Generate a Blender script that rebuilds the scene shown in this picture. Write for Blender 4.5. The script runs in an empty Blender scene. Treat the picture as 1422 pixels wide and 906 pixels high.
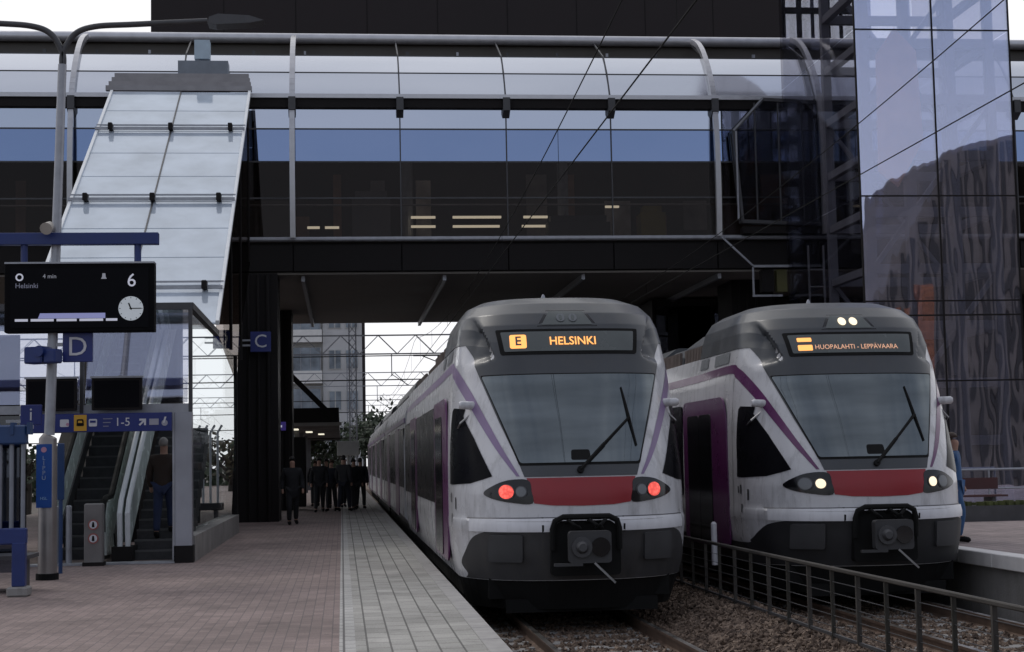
import bpy, bmesh, math, random
import numpy as np
from mathutils import Vector, Matrix
from mathutils.geometry import delaunay_2d_cdt
R = math.radians
rnd = random.Random(7)
S = bpy.context.scene
COL = S.collection

# ---------------------------------------------------------------- camera
cam = bpy.data.cameras.new('camera')
cam.lens = 2200/1422*36; cam.sensor_width = 36; cam.sensor_fit = 'HORIZONTAL'
cam.clip_start = .1; cam.clip_end = 3000
co = bpy.data.objects.new('camera', cam); COL.objects.link(co)
Rv = Vector((.99413854, -.10626147, -.01992663)); Uv = Vector((.01072745, -.08645001, .99619843)); Fv = Vector((.10758017, .99057301, .08480337))
co.matrix_world = Matrix(((Rv.x, Uv.x, -Fv.x, 0), (Rv.y, Uv.y, -Fv.y, 0), (Rv.z, Uv.z, -Fv.z, 1.55), (0, 0, 0, 1)))
S.camera = co

# ---------------------------------------------------------------- sky, sun, exposure
SUN_EL, SUN_AZ = R(48), R(-35)            # azimuth from +Y towards +X
w = bpy.data.worlds.new('World'); S.world = w; w.use_nodes = True
nt = w.node_tree; nt.nodes.clear()
def N(t, **k):
    n = nt.nodes.new(t)
    for a, b in k.items(): setattr(n, a, b)
    return n
out = N('ShaderNodeOutputWorld'); bg = N('ShaderNodeBackground'); bg.inputs[1].default_value = .1
sky = N('ShaderNodeTexSky', sky_type='NISHITA', sun_disc=False)
sky.sun_elevation = SUN_EL; sky.sun_rotation = SUN_AZ; sky.air_density = 1.0; sky.dust_density = 1.5
tc = N('ShaderNodeTexCoord')
mp = N('ShaderNodeMapping'); mp.inputs['Scale'].default_value = (1, 1, 2.2)
nz = N('ShaderNodeTexNoise'); nz.inputs['Scale'].default_value = 2.3; nz.inputs['Detail'].default_value = 7; nz.inputs['Roughness'].default_value = .55
dt = N('ShaderNodeVectorMath', operation='DOT_PRODUCT'); dt.inputs[1].default_value = (-.1, .96, .05)
mr = N('ShaderNodeMapRange'); mr.inputs[1].default_value = .35; mr.inputs[2].default_value = .75; mr.inputs[3].default_value = .45; mr.inputs[4].default_value = .95
m2 = N('ShaderNodeMapRange'); m2.inputs[1].default_value = -.15; m2.inputs[2].default_value = .75; m2.inputs[3].default_value = 0; m2.inputs[4].default_value = 1
ad = N('ShaderNodeMath', operation='ADD', use_clamp=True)
cw = N('ShaderNodeMix', data_type='RGBA')
cw.inputs[6].default_value = (6.7, 6.9, 7.75, 1); cw.inputs[7].default_value = (11.0, 11.0, 11.3, 1)
mx = N('ShaderNodeMix', data_type='RGBA')
L = nt.links.new
L(tc.outputs['Generated'], mp.inputs[0]); L(mp.outputs[0], nz.inputs['Vector'])
L(nz.outputs[0], mr.inputs[0]); L(tc.outputs['Generated'], dt.inputs[0]); L(dt.outputs['Value'], m2.inputs[0])
L(mr.outputs[0], ad.inputs[0]); L(m2.outputs[0], ad.inputs[1])
L(m2.outputs[0], cw.inputs[0])
L(ad.outputs[0], mx.inputs[0]); L(sky.outputs[0], mx.inputs[6]); L(cw.outputs[2], mx.inputs[7])
L(mx.outputs[2], bg.inputs[0]); L(bg.outputs[0], out.inputs[0])

sl = bpy.data.lights.new('sun', 'SUN'); sl.energy = .6; sl.angle = R(15); sl.color = (1, .95, .88)
so = bpy.data.objects.new('sun', sl); COL.objects.link(so)
sd = Vector((math.sin(SUN_AZ)*math.cos(SUN_EL), math.cos(SUN_AZ)*math.cos(SUN_EL), math.sin(SUN_EL)))
so.rotation_euler = sd.to_track_quat('Z', 'Y').to_euler(); so.location = (0, 0, 60)
S.view_settings.view_transform = 'Standard'; S.view_settings.look = 'None'
S.view_settings.exposure = -.1; S.view_settings.gamma = 1; S.view_settings.use_curve_mapping = False
S.render.engine = 'CYCLES'
S.cycles.max_bounces = 8; S.cycles.transparent_max_bounces = 16

# ---------------------------------------------------------------- materials
MATS = {}
def mat(name, col, rough=.5, metal=0, var=.12, vscale=3, bump=0, bscale=40, emit=None, estr=0, spec=.5, dirt=0, coat=0, led=0):
    if name in MATS: return MATS[name]
    m = bpy.data.materials.new(name); m.use_nodes = True; MATS[name] = m
    t = m.node_tree; b = t.nodes['Principled BSDF']
    b.inputs['Roughness'].default_value = rough; b.inputs['Metallic'].default_value = metal
    b.inputs['Specular IOR Level'].default_value = spec
    b.inputs['Coat Weight'].default_value = coat; b.inputs['Coat Roughness'].default_value = .08
    c = t.nodes.new('ShaderNodeTexCoord'); n = t.nodes.new('ShaderNodeTexNoise')
    n.inputs['Scale'].default_value = vscale; n.inputs['Detail'].default_value = 6
    t.links.new(c.outputs['Object'], n.inputs['Vector'])
    r = t.nodes.new('ShaderNodeMapRange'); r.inputs[1].default_value = .3; r.inputs[2].default_value = .7
    r.inputs[3].default_value = 1-var; r.inputs[4].default_value = 1+var
    t.links.new(n.outputs[0], r.inputs[0])
    h = t.nodes.new('ShaderNodeHueSaturation'); h.inputs['Color'].default_value = (*col, 1)
    t.links.new(r.outputs[0], h.inputs['Value']); src = h.outputs[0]
    if dirt:                                     # grimy streaks and stains
        n3 = t.nodes.new('ShaderNodeTexNoise'); n3.inputs['Scale'].default_value = 1.0; n3.inputs['Detail'].default_value = 8; n3.inputs['Roughness'].default_value = .7
        mpn = t.nodes.new('ShaderNodeMapping'); mpn.inputs['Scale'].default_value = (5, 5, 1)
        t.links.new(c.outputs['Object'], mpn.inputs[0]); t.links.new(mpn.outputs[0], n3.inputs['Vector'])
        r3 = t.nodes.new('ShaderNodeMapRange'); r3.inputs[1].default_value = .5; r3.inputs[2].default_value = .75; r3.inputs[4].default_value = dirt
        t.links.new(n3.outputs[0], r3.inputs[0])
        mxx = t.nodes.new('ShaderNodeMix'); mxx.data_type = 'RGBA'; mxx.inputs[7].default_value = (.075, .068, .06, 1)
        t.links.new(r3.outputs[0], mxx.inputs[0]); t.links.new(src, mxx.inputs[6]); src = mxx.outputs[2]
    t.links.new(src, b.inputs['Base Color'])
    r2 = t.nodes.new('ShaderNodeMapRange'); r2.inputs[1].default_value = .3; r2.inputs[2].default_value = .7
    r2.inputs[3].default_value = max(.02, rough*.85); r2.inputs[4].default_value = min(1, rough*1.2)
    t.links.new(n.outputs[0], r2.inputs[0]); t.links.new(r2.outputs[0], b.inputs['Roughness'])
    if bump:
        n2 = t.nodes.new('ShaderNodeTexNoise'); n2.inputs['Scale'].default_value = bscale; n2.inputs['Detail'].default_value = 4
        t.links.new(c.outputs['Object'], n2.inputs['Vector'])
        bp = t.nodes.new('ShaderNodeBump'); bp.inputs['Strength'].default_value = bump; bp.inputs['Distance'].default_value = .02
        t.links.new(n2.outputs[0], bp.inputs['Height']); t.links.new(bp.outputs[0], b.inputs['Normal'])
    if emit:
        b.inputs['Emission Color'].default_value = (*emit, 1); b.inputs['Emission Strength'].default_value = estr
        if led:                                  # small cells of the lamp behind its lens
            v_ = t.nodes.new('ShaderNodeTexVoronoi'); v_.inputs['Scale'].default_value = led; t.links.new(c.outputs['Object'], v_.inputs['Vector'])
            r5 = t.nodes.new('ShaderNodeMapRange'); r5.inputs[1].default_value = .1; r5.inputs[2].default_value = .65; r5.inputs[3].default_value = estr*1.35; r5.inputs[4].default_value = estr*.55
            t.links.new(v_.outputs['Distance'], r5.inputs[0]); t.links.new(r5.outputs[0], b.inputs['Emission Strength'])
    return m
def glass(name, tint, refl, fac, rough=.01, wave=0, wscale=.6, body=None, bfac=0, graz=.6):
    """coated pane: part see-through (tint), part mirror (refl); wave = uneven float glass; body = printed frit"""
    if name in MATS: return MATS[name]
    m = bpy.data.materials.new(name); m.use_nodes = True; MATS[name] = m
    t = m.node_tree; t.nodes.clear()
    o = t.nodes.new('ShaderNodeOutputMaterial'); a = t.nodes.new('ShaderNodeBsdfTransparent'); g = t.nodes.new('ShaderNodeBsdfGlossy')
    a.inputs[0].default_value = (*tint, 1); g.inputs[0].default_value = (*refl, 1); g.inputs['Roughness'].default_value = rough
    s = t.nodes.new('ShaderNodeMixShader')
    lw = t.nodes.new('ShaderNodeLayerWeight'); lw.inputs[0].default_value = .5
    mrn = t.nodes.new('ShaderNodeMapRange'); mrn.inputs[1].default_value = 0; mrn.inputs[2].default_value = 1
    mrn.inputs[3].default_value = fac; mrn.inputs[4].default_value = min(1, fac+graz)
    pw = t.nodes.new('ShaderNodeMath'); pw.operation = 'POWER'; pw.inputs[1].default_value = 2.5
    t.links.new(lw.outputs['Facing'], pw.inputs[0]); t.links.new(pw.outputs[0], mrn.inputs[0])
    t.links.new(mrn.outputs[0], s.inputs[0]); t.links.new(a.outputs[0], s.inputs[1]); t.links.new(g.outputs[0], s.inputs[2])
    last = s
    if body:
        d = t.nodes.new('ShaderNodeBsdfDiffuse'); d.inputs[0].default_value = (*body, 1)
        c7 = t.nodes.new('ShaderNodeTexCoord'); n7 = t.nodes.new('ShaderNodeTexNoise'); n7.inputs['Scale'].default_value = 1.1; n7.inputs['Detail'].default_value = 8
        t.links.new(c7.outputs['Object'], n7.inputs['Vector'])
        r7 = t.nodes.new('ShaderNodeMapRange'); r7.inputs[1].default_value = .3; r7.inputs[2].default_value = .7; r7.inputs[3].default_value = .8; r7.inputs[4].default_value = 1.15
        h7 = t.nodes.new('ShaderNodeHueSaturation'); h7.inputs['Color'].default_value = (*body, 1)
        t.links.new(n7.outputs[0], r7.inputs[0]); t.links.new(r7.outputs[0], h7.inputs['Value']); t.links.new(h7.outputs[0], d.inputs[0])
        s2 = t.nodes.new('ShaderNodeMixShader'); s2.inputs[0].default_value = bfac
        t.links.new(s.outputs[0], s2.inputs[1]); t.links.new(d.outputs[0], s2.inputs[2]); last = s2
    if wave:
        c = t.nodes.new('ShaderNodeTexCoord'); n = t.nodes.new('ShaderNodeTexNoise'); n.inputs['Scale'].default_value = wscale; n.inputs['Detail'].default_value = 2
        mpn = t.nodes.new('ShaderNodeMapping'); mpn.inputs['Scale'].default_value = (2.2, 2.2, .7)
        t.links.new(c.outputs['Object'], mpn.inputs[0]); t.links.new(mpn.outputs[0], n.inputs['Vector'])
        bp = t.nodes.new('ShaderNodeBump'); bp.inputs['Strength'].default_value = 1; bp.inputs['Distance'].default_value = wave
        t.links.new(n.outputs[0], bp.inputs['Height']); t.links.new(bp.outputs[0], g.inputs['Normal'])
    t.links.new(last.outputs[0], o.inputs[0])
    return m
def bricks(name, c1, c2, mortar, bw, bh, msize, rot=0, rough=.8, stain=.35, warp=0):
    if name in MATS: return MATS[name]
    m = bpy.data.materials.new(name); m.use_nodes = True; MATS[name] = m
    t = m.node_tree; b = t.nodes['Principled BSDF']; b.inputs['Roughness'].default_value = rough
    c = t.nodes.new('ShaderNodeTexCoord'); mp_ = t.nodes.new('ShaderNodeMapping'); mp_.inputs['Rotation'].default_value = (0, 0, rot)
    t.links.new(c.outputs['Object'], mp_.inputs[0])
    br = t.nodes.new('ShaderNodeTexBrick'); br.inputs['Color1'].default_value = (*c1, 1); br.inputs['Color2'].default_value = (*c2, 1); br.inputs['Mortar'].default_value = (*mortar, 1)
    br.inputs['Scale'].default_value = 1; br.inputs['Mortar Size'].default_value = msize; br.inputs['Brick Width'].default_value = bw; br.inputs['Row Height'].default_value = bh
    br.inputs['Mortar Smooth'].default_value = .3; br.inputs['Bias'].default_value = 0
    t.links.new(mp_.outputs[0], br.inputs['Vector'])
    n = t.nodes.new('ShaderNodeTexNoise'); n.inputs['Scale'].default_value = .55; n.inputs['Detail'].default_value = 9; n.inputs['Roughness'].default_value = .65
    t.links.new(c.outputs['Object'], n.inputs['Vector'])
    r = t.nodes.new('ShaderNodeMapRange'); r.inputs[1].default_value = .3; r.inputs[2].default_value = .7; r.inputs[3].default_value = 1-stain; r.inputs[4].default_value = 1+stain*.6
    t.links.new(n.outputs[0], r.inputs[0])
    n4 = t.nodes.new('ShaderNodeTexNoise'); n4.inputs['Scale'].default_value = 60; n4.inputs['Detail'].default_value = 3
    t.links.new(c.outputs['Object'], n4.inputs['Vector'])
    r4 = t.nodes.new('ShaderNodeMapRange'); r4.inputs[1].default_value = .3; r4.inputs[2].default_value = .7; r4.inputs[3].default_value = .8; r4.inputs[4].default_value = 1.2
    t.links.new(n4.outputs[0], r4.inputs[0])
    mu = t.nodes.new('ShaderNodeMath'); mu.operation = 'MULTIPLY'; t.links.new(r.outputs[0], mu.inputs[0]); t.links.new(r4.outputs[0], mu.inputs[1])
    vg = t.nodes.new('ShaderNodeTexVoronoi'); vg.inputs['Scale'].default_value = 2.6; t.links.new(c.outputs['Object'], vg.inputs['Vector'])   # gum spots
    rg = t.nodes.new('ShaderNodeMapRange'); rg.inputs[1].default_value = .045; rg.inputs[2].default_value = .065; rg.inputs[3].default_value = .62; rg.inputs[4].default_value = 1
    t.links.new(vg.outputs['Distance'], rg.inputs[0])
    n6 = t.nodes.new('ShaderNodeTexNoise'); n6.inputs['Scale'].default_value = 1.7; n6.inputs['Detail'].default_value = 10; n6.inputs['Roughness'].default_value = .75
    t.links.new(c.outputs['Object'], n6.inputs['Vector'])
    r6 = t.nodes.new('ShaderNodeMapRange'); r6.inputs[1].default_value = .52; r6.inputs[2].default_value = .66; r6.inputs[3].default_value = 1; r6.inputs[4].default_value = .72
    t.links.new(n6.outputs[0], r6.inputs[0])
    mu2 = t.nodes.new('ShaderNodeMath'); mu2.operation = 'MULTIPLY'; t.links.new(rg.outputs[0], mu2.inputs[0]); t.links.new(r6.outputs[0], mu2.inputs[1])
    mu3 = t.nodes.new('ShaderNodeMath'); mu3.operation = 'MULTIPLY'; t.links.new(mu.outputs[0], mu3.inputs[0]); t.links.new(mu2.outputs[0], mu3.inputs[1])
    h = t.nodes.new('ShaderNodeHueSaturation'); t.links.new(br.outputs[0], h.inputs['Color']); t.links.new(mu3.outputs[0], h.inputs['Value'])
    t.links.new(h.outputs[0], b.inputs['Base Color'])
    bp = t.nodes.new('ShaderNodeBump'); bp.inputs['Strength'].default_value = .5; bp.inputs['Distance'].default_value = .006; bp.invert = True
    t.links.new(br.outputs['Fac'], bp.inputs['Height']); t.links.new(bp.outputs[0], b.inputs['Normal'])
    return m

M_white = mat('train_white_paint', (.60, .60, .62), .28, var=.07, vscale=1.5, dirt=.55, coat=.3)
M_grey = mat('train_grey_paint', (.046, .051, .058), .4, var=.12, vscale=2, dirt=.35, coat=.15)
M_red = mat('train_red_panel', (.30, .022, .03), .4, var=.06)
M_purple = mat('train_purple_paint', (.11, .018, .10), .3, var=.08, coat=.3)
M_lilac = mat('train_faded_lilac_stripe', (.24, .17, .30), .35, var=.08)
M_black = mat('black_rubber', (.008, .008, .008), .75, var=.2, spec=.2)
M_gloss = mat('black_gloss', (.008, .008, .01), .12, var=.1)
M_skirt = mat('train_dark_skirt', (.036, .035, .037), .55, var=.25, vscale=2.5, dirt=.4)
M_pad = mat('train_grey_pad', (.045, .045, .048), .6, var=.2)
M_steel = mat('steel', (.35, .35, .36), .35, .9, var=.15)
M_dsteel = mat('dark_steel', (.08, .08, .085), .5, .4, var=.2)
M_galv = mat('galvanised_steel', (.36, .37, .40), .45, .55, var=.15, vscale=6)
M_rail = mat('rail_steel', (.16, .11, .085), .5, .5, var=.3, vscale=5)
M_railtop = mat('rail_worn_top', (.5, .48, .46), .3, 1.0, var=.1)
M_conc = mat('concrete', (.26, .25, .24), .85, var=.2, vscale=1.5, bump=.3, bscale=25, dirt=.5)
M_kerb = mat('kerb_concrete', (.36, .345, .33), .85, var=.15, vscale=4, bump=.3, bscale=30, dirt=.3)
M_blue = mat('signal_blue_paint', (.012, .03, .15), .4, var=.1)
M_blue2 = mat('shelter_blue_paint', (.015, .05, .15), .4, var=.12)
M_signblue = mat('sign_blue', (.012, .024, .17), .35, var=.06)
M_signwhite = mat('sign_white', (.62, .62, .66), .5, var=.03)
M_yellow = mat('sign_yellow', (.62, .34, .03), .5, var=.06)
M_sticker = mat('sticker_blue', (.01, .07, .30), .4, var=.08)
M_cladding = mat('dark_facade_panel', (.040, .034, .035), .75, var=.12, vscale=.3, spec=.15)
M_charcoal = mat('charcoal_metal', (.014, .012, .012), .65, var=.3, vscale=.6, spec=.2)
M_soffit = mat('soffit_panel', (.21, .19, .17), .7, var=.2, vscale=.4)
M_winglass = None
def windshield_mat():
    m = bpy.data.materials.new('windshield_glass'); m.use_nodes = True
    t = m.node_tree; t.nodes.clear()
    o = t.nodes.new('ShaderNodeOutputMaterial'); g = t.nodes.new('ShaderNodeBsdfGlossy'); g.inputs['Roughness'].default_value = .03
    g.inputs[0].default_value = (.85, .95, 1, 1)
    d = t.nodes.new('ShaderNodeBsdfDiffuse'); d.inputs[0].default_value = (.02, .026, .028, 1)
    s = t.nodes.new('ShaderNodeMixShader'); s.inputs[0].default_value = .13
    c = t.nodes.new('ShaderNodeTexCoord'); n = t.nodes.new('ShaderNodeTexNoise'); n.inputs['Scale'].default_value = 2.0; n.inputs['Detail'].default_value = 5
    mp_ = t.nodes.new('ShaderNodeMapping'); mp_.inputs['Scale'].default_value = (.3, .3, 2)
    t.links.new(c.outputs['Object'], mp_.inputs[0]); t.links.new(mp_.outputs[0], n.inputs['Vector'])
    r = t.nodes.new('ShaderNodeMapRange'); r.inputs[1].default_value = .35; r.inputs[2].default_value = .65; r.inputs[3].default_value = .13; r.inputs[4].default_value = .19
    t.links.new(n.outputs[0], r.inputs[0]); t.links.new(r.outputs[0], s.inputs[0])
    t.links.new(d.outputs[0], s.inputs[1]); t.links.new(g.outputs[0], s.inputs[2]); t.links.new(s.outputs[0], o.inputs[0])
    return m
M_wind = windshield_mat()
M_sidewin = mat('dark_side_window', (.006, .006, .008), .28, var=.1, spec=.05)
M_disp = mat('display_panel', (.10, .112, .11), .25, var=.06)
M_amber = mat('amber_led', (.6, .25, .05), .5, emit=(1, .42, .12), estr=1.5)
M_ambdim = mat('amber_led_dim', (.5, .25, .15), .5, emit=(1, .55, .36), estr=.7)
M_tail = mat('tail_lamp_lit', (.6, .05, .04), .3, emit=(1, .12, .09), estr=1.25, led=26)
M_head = mat('head_lamp_lit', (.8, .75, .6), .3, emit=(1, .80, .54), estr=1.15)
M_lampoff = mat('lamp_glass_unlit', (.16, .17, .18), .15, var=.1)
M_fluor = mat('fluorescent_lamp', (.8, .8, .7), .5, emit=(1, .94, .74), estr=1.0)
M_screen = mat('screen_black', (.003, .003, .005), .35, var=.05, spec=.08)
M_scrwhite = mat('screen_white_text', (.3, .3, .33), .5, emit=(.8, .82, 1), estr=.42)
M_scrdim = mat('screen_dim_text', (.1, .1, .12), .5, emit=(.6, .63, .9), estr=.14)
M_scrblue = mat('screen_violet_band', (.1, .1, .2), .5, emit=(.42, .45, .85), estr=.42)
M_clock = mat('clock_face', (.45, .48, .5), .5, emit=(.75, .82, .9), estr=.25)
M_skin = mat('skin', (.36, .21, .15), .6, var=.05)

# ---------------------------------------------------------------- mesh tools
def tag(o, label=None, cat=None, group=None, kind=None):
    if label: o['label'] = label
    if cat: o['category'] = cat
    if group: o['group'] = group
    if kind: o['kind'] = kind
    return o
def thing(name, loc, label, cat, group=None, rz=0):
    o = bpy.data.objects.new(name, None); COL.objects.link(o); o.empty_display_size = .2
    o.location = loc; o.rotation_euler = (0, 0, rz)
    return tag(o, label, cat, group)
def link(name, me, parent=None):
    o = bpy.data.objects.new(name, me); COL.objects.link(o)
    if parent: o.parent = parent
    return o
def dup(root, loc=None, rz=None, label=None):
    r = root.copy(); COL.objects.link(r)
    if loc is not None: r.location = loc
    if rz is not None: r.rotation_euler = (0, 0, rz)
    if label: r['label'] = label
    for ch in list(root.children):
        c = ch.copy(); COL.objects.link(c); c.parent = r
        for g in list(ch.children):
            d = g.copy(); COL.objects.link(d); d.parent = c
    return r
class MB:
    def __init__(s): s.v = []; s.f = []; s.mi = []; s.m = 0
    def add(s, vs, fs):
        o = len(s.v); s.v += [tuple(v) for v in vs]; s.f += [tuple(i+o for i in f) for f in fs]; s.mi += [s.m]*len(fs)
        return s
    def box(s, c, d, rz=0, bev=0):
        x, y, z = d[0]/2, d[1]/2, d[2]/2
        if bev and bev < min(x, y, z):
            b = bev; vs = []; 
            bm = bmesh.new(); bmesh.ops.create_cube(bm, size=1)
            for v in bm.verts: v.co = Vector((v.co.x*d[0], v.co.y*d[1], v.co.z*d[2]))
            bmesh.ops.bevel(bm, geom=bm.edges[:], offset=b, segments=1, affect='EDGES')
            bm.verts.index_update(); vs = [v.co.copy() for v in bm.verts]; fs = [[v.index for v in f.verts] for f in bm.faces]; bm.free()
        else:
            vs = [Vector(p) for p in ((-x,-y,-z),(x,-y,-z),(x,y,-z),(-x,y,-z),(-x,-y,z),(x,-y,z),(x,y,z),(-x,y,z))]
            fs = [(0,3,2,1),(4,5,6,7),(0,1,5,4),(1,2,6,5),(2,3,7,6),(3,0,4,7)]
        M = Matrix.Translation(c) @ Matrix.Rotation(rz, 4, 'Z')
        return s.add([M @ v for v in vs], fs)
    def b2(s, x0, x1, y0, y1, z0, z1, bev=0):
        return s.box(((x0+x1)/2, (y0+y1)/2, (z0+z1)/2), (abs(x1-x0), abs(y1-y0), abs(z1-z0)), 0, bev)
    def bar(s, a, b, w_, h_, up=(0, 0, 1)):
        a, b = Vector(a), Vector(b); d = (b-a).normalized(); u = Vector(up)
        if abs(d.dot(u)) > .98: u = Vector((0, 1, 0))
        sx = d.cross(u).normalized()*w_/2; sz = sx.cross(d).normalized()*h_/2
        vs = [a-sx-sz, a+sx-sz, a+sx+sz, a-sx+sz, b-sx-sz, b+sx-sz, b+sx+sz, b-sx+sz]
        return s.add(vs, [(0,1,2,3),(7,6,5,4),(0,4,5,1),(1,5,6,2),(2,6,7,3),(3,7,4,0)])
    def tube(s, pts, r, n=10, closed=True):
        pts = [Vector(p) for p in pts]; rs = r if isinstance(r, (list, tuple)) else [r]*len(pts)
        vs = []; pu = None
        for i, p in enumerate(pts):
            d = (pts[min(i+1, len(pts)-1)]-pts[max(i-1, 0)]).normalized()
            if pu is None:
                u = Vector((0, 0, 1)) if abs(d.z) < .9 else Vector((1, 0, 0))
            else: u = pu
            u = (u-d*u.dot(d)).normalized(); pu = u; v = d.cross(u)
            for k in range(n):
                a = 2*math.pi*k/n; vs.append(p+(u*math.cos(a)+v*math.sin(a))*rs[i])
        fs = []
        for i in range(len(pts)-1):
            for k in range(n):
                k2 = (k+1) % n; fs.append((i*n+k, i*n+k2, (i+1)*n+k2, (i+1)*n+k))
        if closed:
            fs.append(tuple(range(n))[::-1]); fs.append(tuple((len(pts)-1)*n+k for k in range(n)))
        return s.add(vs, fs)
    def prism(s, poly, a, b, axis='y'):
        """polygon of 2D points extruded from a to b along an axis; 2D = the two other axes in order"""
        def P(u, v, t): return {'x': (t, u, v), 'y': (u, t, v), 'z': (u, v, t)}[axis]
        n = len(poly); vs = [P(u, v, a) for u, v in poly]+[P(u, v, b) for u, v in poly]
        fs = [tuple(range(n)), tuple(range(2*n-1, n-1, -1))]+[(i, i+n, (i+1) % n+n, (i+1) % n) for i in range(n)]
        return s.add(vs, fs)
    def quad(s, a, b, c, d): return s.add([a, b, c, d], [(0, 1, 2, 3)])
    def build(s, name, mats, parent=None, smooth=False, fix=True):
        me = bpy.data.meshes.new(name); me.from_pydata([tuple(v) for v in s.v], [], s.f)
        for m in (mats if isinstance(mats, (list, tuple)) else [mats]): me.materials.append(m)
        me.polygons.foreach_set('material_index', s.mi)
        if fix:
            bm = bmesh.new(); bm.from_mesh(me); bmesh.ops.recalc_face_normals(bm, faces=bm.faces[:]); bm.to_mesh(me); bm.free()
        if smooth:
            me.polygons.foreach_set('use_smooth', [True]*len(me.polygons))
            try: me.set_sharp_from_angle(angle=R(40))
            except Exception: pass
        me.update()
        return link(name, me, parent)
def text(name, body, size, loc, m, parent=None, rx=R(90), align='CENTER', ext=.004, rz=0, sx=1, valign='CENTER', bold=0):
    c = bpy.data.curves.new(name, 'FONT'); c.body = body; c.size = size; c.align_x = align; c.align_y = valign; c.extrude = ext; c.resolution_u = 3; c.offset = bold
    o = bpy.data.objects.new('tmp', c); COL.objects.link(o)
    dg = bpy.context.evaluated_depsgraph_get()
    me = bpy.data.meshes.new_from_object(o.evaluated_get(dg)); me.name = name
    bpy.data.objects.remove(o); bpy.data.curves.remove(c)
    me.materials.clear(); me.materials.append(m)
    t = link(name, me, parent); t.location = loc; t.rotation_euler = (rx, 0, rz); t.scale = (sx, 1, 1)
    return t
def disc(cx, cz, r, n=24): return [(cx+r*math.cos(2*math.pi*k/n), cz+r*math.sin(2*math.pi*k/n)) for k in range(n)]
def arcpts(cx, cz, r, a0, a1, n=8): return [(cx+r*math.cos(R(a0+(a1-a0)*k/n)), cz+r*math.sin(R(a0+(a1-a0)*k/n))) for k in range(n+1)]
def fillet(poly, r, n=5):
    out = []
    for i in range(len(poly)):
        p = Vector(poly[i]); a = Vector(poly[i-1])-p; b = Vector(poly[(i+1) % len(poly)])-p
        rr = min(r, a.length*.45, b.length*.45); p0 = p+a.normalized()*rr; p1 = p+b.normalized()*rr
        for k in range(n+1):
            t = k/n; q = p0*(1-t)**2+p*2*t*(1-t)+p1*t*t; out.append((q.x, q.y))
    return out
def catmull(pts, n=6, closed=True):
    out = []; m_ = len(pts)
    for i in range(m_ if closed else m_-1):
        g = lambda k: Vector(pts[k % m_]) if closed else Vector(pts[max(0, min(m_-1, k))])
        p0, p1, p2, p3 = g(i-1), g(i), g(i+1), g(i+2)
        for k in range(n):
            t = k/n
            q = .5*((2*p1)+(p2-p0)*t+(2*p0-5*p1+4*p2-p3)*t*t+(3*p1-p0-3*p2+p3)*t**3); out.append(tuple(q))
    if not closed: out.append(tuple(pts[-1]))
    return out

# ================================================================= SETTING
# ground, track bed, platforms
g = MB(); g.quad((-900, -600, -1.02), (900, -600, -1.02), (900, 1600, -1.02), (-900, 1600, -1.02))
tag(g.build('ground', mat('gravelly_ground', (.10, .085, .07), .95, var=.3, vscale=.4)), kind='structure')
def ballast_mat():
    m = bpy.data.materials.new('ballast_stone'); m.use_nodes = True
    t = m.node_tree; b = t.nodes['Principled BSDF']; b.inputs['Roughness'].default_value = .9
    c = t.nodes.new('ShaderNodeTexCoord'); v = t.nodes.new('ShaderNodeTexVoronoi'); v.inputs['Scale'].default_value = 17
    t.links.new(c.outputs['Object'], v.inputs['Vector'])
    cr = t.nodes.new('ShaderNodeValToRGB')
    e = cr.color_ramp.elements; e[0].color = (.045, .028, .02, 1); e[1].color = (.24, .175, .13, 1); e[1].position = .9
    q = cr.color_ramp.elements.new(.5); q.color = (.13, .09, .066, 1)
    sp = t.nodes.new('ShaderNodeSeparateColor'); t.links.new(v.outputs['Color'], sp.inputs[0]); t.links.new(sp.outputs[0], cr.inputs[0])
    t.links.new(cr.outputs[0], b.inputs['Base Color'])
    bp = t.nodes.new('ShaderNodeBump'); bp.inputs['Strength'].default_value = 1; bp.inputs['Distance'].default_value = .04; bp.invert = True
    t.links.new(v.outputs['Distance'], bp.inputs['Height']); t.links.new(bp.outputs[0], b.inputs['Normal'])
    return m
M_ballast = ballast_mat()
b = MB()
xs = [1.1, 1.5, 1.95, 2.3, 3.1, 3.9, 4.3, 4.8, 5.25, 5.7, 6.1, 6.5, 7.35, 8.1, 8.5, 8.8, 10.5]
zs = [-.8, -.78, -.74, -.72, -.73, -.72, -.7, -.52, -.44, -.52, -.7, -.72, -.73, -.72, -.74, -.78, -.8]
ys = [4+i*.5 for i in range(80)]+[60, 90, 130, 200]
vs = [(x, y, z+rnd.uniform(-.02, .02)) for y in ys for x, z in zip(xs, zs)]; n = len(xs)
b.add(vs, [(j*n+i, j*n+i+1, (j+1)*n+i+1, (j+1)*n+i) for j in range(len(ys)-1) for i in range(n-1)])
tag(b.build('track_bed', M_ballast, smooth=True), kind='structure')

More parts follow.
